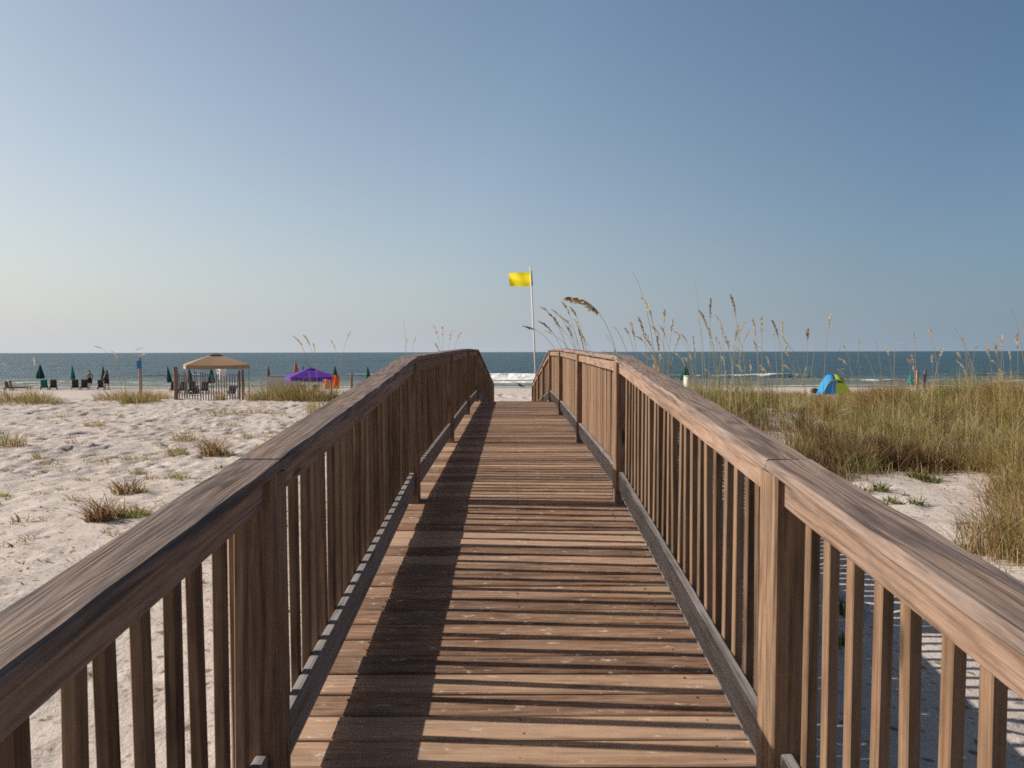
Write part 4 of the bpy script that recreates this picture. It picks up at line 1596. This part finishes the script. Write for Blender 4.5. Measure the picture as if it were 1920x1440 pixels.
# seedlings on the right sand
for (px, py, r, n, h0, h1, lb) in (
    (1650, 922, 0.10, 60, 0.08, 0.24, 'upright bright green seedling on the right sand'),
    (1672, 945, 0.14, 50, 0.05, 0.16, 'sprawling yellow green seedling in front of the upright one'),
    (1718, 948, 0.08, 26, 0.10, 0.24, 'little two headed weed alone on the right sand'),
    (1812, 1033, 0.19, 130, 0.04, 0.10, 'flat leafy mat of green plant on the sand right of the near handrail'),
    (1720, 898, 0.14, 70, 0.08, 0.24, 'orange brown seedling in front of the dark bush'),
    (1745, 902, 0.14, 50, 0.06, 0.16, 'grey green seedling just right of the orange brown one'),
    (1612, 925, 0.16, 70, 0.06, 0.2, 'low green plant beside the right handrail below the grass'),
    (1700, 930, 0.06, 12, 0.04, 0.1, 'tiny sprout behind the two headed weed'),
    (1590, 1150, 0.12, 60, 0.06, 0.2, 'small green weed seen through the right balusters'),
    (1572, 1215, 0.10, 50, 0.05, 0.16, 'small leafy weed in the shade beyond the right balusters'),
):
    p = on_ground(px, py, 2.8, 20)
    if p is None:
        continue
    grass_clump(p.x, p.y, r, r * 0.8, n, h0, h1, lb, 'seedling', 'seedlings on the right sand', 0.1, 1.0, wmul=2.6, lean0=0.6, cat='plant', mat='seedling')


# ------------------------------------------------------------------ sea oats
def spikelets(mb, path, size, droop, tone0):
    """flat seed spikelets hanging off the last stretch of a stem"""
    n = len(path)
    for i in range(n):
        f = i / (n - 1)
        p = path[i]
        d = (path[min(i + 1, n - 1)] - path[max(i - 1, 0)]).normalized()
        for q in range(4):
            s = size * (0.55 + 0.6 * math.sin(math.pi * min(1, f * 0.85 + 0.12))) * random.uniform(0.7, 1.25)
            out = (d * random.uniform(0.5, 1.1) + Vector((random.uniform(-0.5, 0.5), random.uniform(-0.4, 0.4), -droop * random.uniform(0.2, 1.2)))).normalized()
            w = out.cross(Vector((random.uniform(-0.4, 0.4), 1, random.uniform(-0.4, 0.4)))).normalized() * s * 0.17
            a = p + out * s * 0.03
            mb.poly([a, a + out * s * 0.35 + w, a + out * s * 0.75 + w * 0.7, a + out * s, a + out * s * 0.75 - w * 0.7, a + out * s * 0.35 - w],
                    min(1, max(0, random.gauss(tone0, 0.2))))


def sea_oat(label, Y, stems, base_px, leaves=60, leaf_h=0.7, group='sea oat clumps on the dunes'):
    """stems: (tip px, tip py, plume length m, arch 0..1, tone)"""
    b = at(base_px, 800, Y)
    base = Vector((b.x, Y, gz(b.x, Y)))
    o = empty('sea_oat', base, label, 'sea oats', group)
    for (tx, ty, pl, arch, tn) in stems:
        tip = at(tx, ty, Y + random.uniform(-0.25, 0.25)) - base
        root = Vector((random.uniform(-0.15, 0.15), random.uniform(-0.1, 0.1), -0.05))
        rise = Vector((root.x * 0.8 + 0.12 * tip.x, tip.y * 0.3, max(0.3, tip.z * (0.55 + 0.3 * arch))))
        ctl = Vector((root.x + (tip.x - root.x) * (0.55 - 0.12 * arch), tip.y * 0.6, tip.z * (0.90 + 0.13 * arch)))
        pts = []
        N = 22
        for i in range(N + 1):
            t = i / N
            p = root * (1 - t) ** 3 + rise * 3 * t * (1 - t) ** 2 + ctl * 3 * t * t * (1 - t) + tip * t ** 3
            pts.append(p)
        mb = MB()
        mb.tube(pts, [0.0048 - 0.0026 * i / N for i in range(N + 1)], 4, tone=random.uniform(0.2, 0.9), cap=False)
        st = mb.build('stem', M['stem'], o)
        if pl > 0:
            L = 0.0
            i = N
            while i > 0 and L < pl:
                L += (pts[i] - pts[i - 1]).length
                i -= 1
            seg = pts[i:]
            path = []
            K = max(6, int(pl / 0.018))
            for k in range(K):
                f = k / (K - 1) * (len(seg) - 1)
                j = min(int(f), len(seg) - 2)
                path.append(seg[j].lerp(seg[j + 1], f - j))
            mp = MB()
            spikelets(mp, path, 0.044 if pl < 0.4 else 0.08, 0.05 + 1.1 * max(0, arch - 0.2), tn)
            mp.build('seed_head', M['plume'], st)
    if leaves:
        n = leaves
        a = rng.uniform(0, 2 * np.pi, n)
        r = np.sqrt(rng.uniform(0, 1, n)) * 0.22
        dx, dy = np.cos(a) * r, np.sin(a) * r
        z = ground(base.x + dx, base.y + dy) - base.z - 0.02
        V, Fq, tn = blades(np.stack([dx, dy, z], 1), rng.uniform(0.5, 1.15, n) * leaf_h, rng.uniform(0.007, 0.012, n), np.abs(rng.normal(0.4, 0.25, n)),
                           np.where(rng.uniform(0, 1, n) < 0.6, np.pi + rng.normal(0, 0.7, n), a), np.clip(rng.uniform(0.3, 0.95, n), 0, 1), curl=0.7, seg=4)
        link(np_mesh('leaves', V, Fq, M['grass'], tn, smooth=False), 'leaves', o)
    return o


# right side, from the flag outwards
sea_oat('sea oat with one big drooping tawny plume arching left over the right handrail', 8.6, [(1062, 557, 0.46, 0.85, 0.45), (1150, 612, 0.0, 0.2, 0.5)], 1205, 50, 0.8)
sea_oat('sea oat clump leaning left just right of the flag pole with small dark plumes', 13.2, [(982, 611, 0.22, 0.5, 0.05), (1011, 603, 0.26, 0.3, 0.1), (1029, 588, 0.26, 0.25, 0.25), (1013, 575, 0.18, 0.3, 0.7)], 1082, 40, 0.8)
sea_oat('sea oat clump with slim upright plumes under the big drooping plume', 13.6, [(1053, 566, 0.30, 0.2, 0.4), (1070, 577, 0.22, 0.15, 0.2), (1062, 612, 0.22, 0.15, 0.3), (1085, 618, 0.34, 0.1, 0.4), (1034, 580, 0.14, 0.2, 0.6)], 1110, 40, 0.8)
sea_oat('sea oat with a very tall bare stem and a broad pale plume leaning left', 9.6, [(1187, 512, 0.0, 0.05, 0.5), (1204, 560, 0.30, 0.2, 0.95)], 1262, 50, 0.8)
sea_oat('sea oat clump with small pinkish plumes left of the pale plume', 12.5, [(1182, 606, 0.24, 0.1, 0.5), (1197, 596, 0.30, 0.2, 0.35), (1172, 616, 0.1, 0.1, 0.5)], 1215, 40, 0.8)
sea_oat('sea oat clump with a short rusty orange plume on a low stem', 12.0, [(1232, 632, 0.22, 0.15, 0.25), (1210, 634, 0.18, 0.1, 0.6), (1246, 582, 0.2, 0.15, 0.6)], 1250, 50, 0.8)
sea_oat('sea oat with one tall bare stem standing alone above the grass', 11.5, [(1299, 519, 0.0, 0.05, 0.5), (1309, 600, 0.0, 0.1, 0.5)], 1315, 40, 0.8)
sea_oat('sea oat clump with a forked tan plume and a tall narrow one', 12.5, [(1311, 582, 0.26, 0.15, 0.4), (1333, 560, 0.28, 0.05, 0.3), (1322, 606, 0.26, 0.1, 0.5)], 1345, 50, 0.8)
sea_oat('sea oat clump with the highest full plume of the right dune', 12.2, [(1370, 554, 0.30, 0.08, 0.25), (1385, 610, 0.26, 0.05, 0.55), (1360, 632, 0.2, 0.05, 0.5)], 1380, 60, 0.8)
sea_oat('sea oat clump with two pale plumes at middle height', 14.0, [(1411, 600, 0.30, 0.12, 0.55), (1414, 640, 0.2, 0.05, 0.45), (1428, 594, 0.30, 0.1, 0.6)], 1432, 60, 0.8)
sea_oat('sea oat clump with a dark rusty plume beside a pale one', 14.0, [(1448, 602, 0.34, 0.12, 0.1), (1467, 602, 0.34, 0.05, 0.85), (1478, 640, 0.2, 0.0, 0.7)], 1470, 60, 0.8)
sea_oat('lone sea oat with a small brown plume above the blue tent', 13.0, [(1515, 617, 0.18, 0.0, 0.2), (1532, 640, 0.0, 0.1, 0.4)], 1510, 30, 0.7)
sea_oat('lone sea oat with a pale golden plume leaning right beyond the blue tent', 13.0, [(1558, 590, 0.26, 0.1, 0.95), (1585, 632, 0.0, 0.1, 0.4)], 1545, 30, 0.7)
sea_oat('sea oat clump of thin bare stems between the tent and the wooden stakes', 13.0, [(1681, 612, 0.0, 0.1, 0.4), (1662, 652, 0.14, 0.05, 0.8), (1640, 640, 0.0, 0.1, 0.4), (1612, 655, 0.0, 0.2, 0.4)], 1668, 50, 0.8)
sea_oat('sea oat with a small orange tipped plume above the wooden stakes', 12.5, [(1741, 614, 0.14, 0.0, 0.6), (1747, 668, 0.14, 0.05, 0.7), (1768, 655, 0.16, 0.05, 0.9)], 1752, 50, 0.8)
sea_oat('sea oat clump of crossing bare stems right of the wooden stakes', 11.5, [(1789, 614, 0.0, 0.1, 0.5), (1803, 622, 0.0, 0.1, 0.5), (1795, 662, 0.1, 0.1, 0.8)], 1830, 60, 0.8)
sea_oat('sea oat clump with pinkish plumes near the right edge', 11.0, [(1849, 648, 0.18, 0.05, 0.7), (1864, 645, 0.2, 0.05, 0.6), (1880, 630, 0.12, 0.1, 0.9)], 1868, 60, 0.8)
sea_oat('sea oat clump with a tall leaning bare stem at the right edge', 10.0, [(1892, 576, 0.0, 0.1, 0.5), (1906, 626, 0.2, 0.1, 0.5), (1915, 600, 0.0, 0.1, 0.5)], 1925, 60, 0.8)
sea_oat('sea oat with a bleached white stem bent over flat near the right edge', 12.0, [(1858, 714, 0.0, 1.0, 1.0)], 1916, 30, 0.6)
for (bx, Y, n) in ((1160, 15.5, 6), (1345, 17, 7), (1495, 17.5, 7), (1600, 17, 6), (1712, 17.5, 6), (1815, 16.5, 7), (1290, 16, 8), (1395, 16, 8), (1885, 15, 7), (1235, 15, 7), (1440, 16, 7)):
    stems = []
    for i in range(n):
        tx = bx + random.uniform(-32, 22)
        stems.append((tx, random.uniform(618, 700), random.choice([0.0, 0.12, 0.18, 0.22]), random.uniform(0, 0.25), random.uniform(0.55, 1.0)))
    sea_oat('sparse sea oat stems in the back row of the right dune grass', Y, stems, bx + 8, 50, 0.8, 'back row sea oats on the right dune')
sea_oat('sea oat clump with fine crowded pale stems just behind the slim upright plumes', 14.6, [(1040, 606, 0.2, 0.2, 0.8), (1046, 590, 0.24, 0.2, 0.7), (1058, 598, 0.2, 0.15, 0.8), (1078, 600, 0.26, 0.1, 0.7), (1091, 628, 0.2, 0.1, 0.8), (1100, 640, 0.0, 0.1, 0.8), (1022, 620, 0.14, 0.2, 0.8)], 1115, 40, 0.8)
sea_oat('sea oat clump with fine pale stems filling the gap beside the rusty plume', 13.6, [(1192, 630, 0.2, 0.15, 0.8), (1222, 612, 0.24, 0.15, 0.75), (1205, 622, 0.16, 0.1, 0.8), (1238, 612, 0.2, 0.1, 0.85), (1262, 600, 0.22, 0.1, 0.8), (1276, 630, 0.16, 0.1, 0.8)], 1258, 40, 0.8)
sea_oat('sea oat clump with thin straw stems between the forked plume and the highest plume', 14.5, [(1340, 590, 0.22, 0.1, 0.8), (1352, 612, 0.2, 0.1, 0.8), (1348, 640, 0.16, 0.1, 0.7), (1396, 604, 0.22, 0.1, 0.8), (1404, 622, 0.2, 0.1, 0.8)], 1368, 40, 0.8)
# left side
sea_oat('sea oat clump with yellow drooping plumes around the blue sign post', 26.0, [(178, 649, 0.3, 0.5, 0.3), (206, 657, 0.3, 0.4, 0.75), (214, 663, 0.24, 0.5, 0.6), (268, 652, 0.34, 0.7, 0.9), (276, 662, 0.3, 0.6, 0.9)], 236, 60, 0.8)
sea_oat('sea oat clump with tan plumes leaning left above the purple canopy', 20.0, [(549, 630, 0.34, 0.35, 0.4), (568, 628, 0.34, 0.3, 0.4), (560, 640, 0.3, 0.3, 0.5), (587, 644, 0.28, 0.3, 0.6)], 592, 50, 0.8)
sea_oat('sea oat with two thin upright stems between the purple canopy and the left handrail', 20.0, [(619, 637, 0.26, 0.1, 0.7), (657, 622, 0.28, 0.05, 0.8)], 640, 40, 0.8)
sea_oat('sea oat clump with faint small plumes just above the left handrail', 17.0, [(762, 636, 0.16, 0.1, 0.7), (779, 634, 0.12, 0.1, 0.8), (756, 600, 0.0, 0.05, 0.5)], 768, 40, 0.8)
sea_oat('sea oat clump with pale plumes behind the far part of the left handrail', 18.5, [(812, 610, 0.36, 0.12, 0.75), (816, 644, 0.24, 0.25, 0.45), (829, 612, 0.26, 0.1, 0.85), (846, 622, 0.24, 0.1, 0.8), (864, 624, 0.24, 0.1, 0.8)], 838, 40, 0.8)
sea_oat('sea oat with a single pale plume beside the wide green umbrella at the far left', 27.0, [(63, 671, 0.36, 0.05, 0.9), (3, 682, 0.3, 0.1, 0.8)], 66, 40, 0.6)

# ------------------------------------------------------------------ light
EL = math.radians(30.0)
AZ = math.radians(3.6)
sd = Vector((-math.cos(EL) * math.cos(AZ), math.cos(EL) * math.sin(AZ), math.sin(EL)))
sun_d = bpy.data.lights.new('sun', 'SUN')
sun_d.energy = 4.4
sun_d.angle = math.radians(0.5)
sun_d.color = (1.0, 0.92, 0.81)
sun = bpy.data.objects.new('sun', sun_d)
sun.location = sd * 60
sun.rotation_euler = sd.to_track_quat('Z', 'Y').to_euler()
COL.objects.link(sun)

w = bpy.data.worlds.new("World")
scn.world = w
w.use_nodes = True
nt = w.node_tree
bgn = nt.nodes['Background']
sky = nt.nodes.new('ShaderNodeTexSky')
sky.sky_type = 'NISHITA'
sky.sun_disc = False
sky.sun_elevation = EL
sky.sun_rotation = math.atan2(sd.x, sd.y)
sky.altitude = 0
sky.air_density = 1.0
sky.dust_density = 1.6
sky.ozone_density = 1.5
k = NT(nt)
dirv = k.n('ShaderNodeTexCoord').outputs['Generated']
dp = k.n('ShaderNodeVectorMath', operation='DOT_PRODUCT')
k.l(dirv, dp.inputs[0])
dp.inputs[1].default_value = sd
t01 = k.math('MULTIPLY_ADD', dp.outputs['Value'], 0.5, 0.5)
sep = k.n('ShaderNodeSeparateXYZ')
k.l(dirv, sep.inputs[0])
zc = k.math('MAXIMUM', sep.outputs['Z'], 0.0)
# graded sky: the part away from the sun is deeper than the plain model, the horizon carries pale sea haze
gain = k.ramp(t01, [(0.22, (0.32, 0.56, 0.72)), (0.36, (0.38, 0.59, 0.73)), (0.6, (1.06, 1.12, 1.11)), (0.83, (1.22, 1.14, 1.03))])
zen = k.math('MULTIPLY_ADD', k.ramp(zc, [(0.46, 0.0), (0.75, 1.0)]), -0.65, 1.0)  # unseen sky overhead darkened on purpose to weaken its fill light in the shade
graded = k.mix(1.0, sky.outputs[0], gain, 'MULTIPLY')
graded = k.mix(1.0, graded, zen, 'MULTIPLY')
HZ = 1.0 / (2 ** 0.45 * 0.085)
haze_c = k.ramp(t01, [(0.27, (0.25, 0.325, 0.405)), (0.52, (0.45, 0.50, 0.555)), (0.78, (0.61, 0.635, 0.655))])
hs = k.n('ShaderNodeVectorMath', operation='SCALE')
k.l(haze_c, hs.inputs[0])
hs.inputs[3].default_value = HZ
hf = k.math('POWER', 2.718, k.math('MULTIPLY', zc, -5.2))
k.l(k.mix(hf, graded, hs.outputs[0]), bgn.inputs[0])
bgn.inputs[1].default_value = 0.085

scn.view_settings.view_transform = 'Standard'
scn.view_settings.look = 'None'
scn.view_settings.exposure = 0.45
scn.view_settings.gamma = 1.0
scn.cycles.use_denoising = False
scn.cycles.pixel_filter_type = 'BLACKMAN_HARRIS'
scn.cycles.filter_width = 1.7
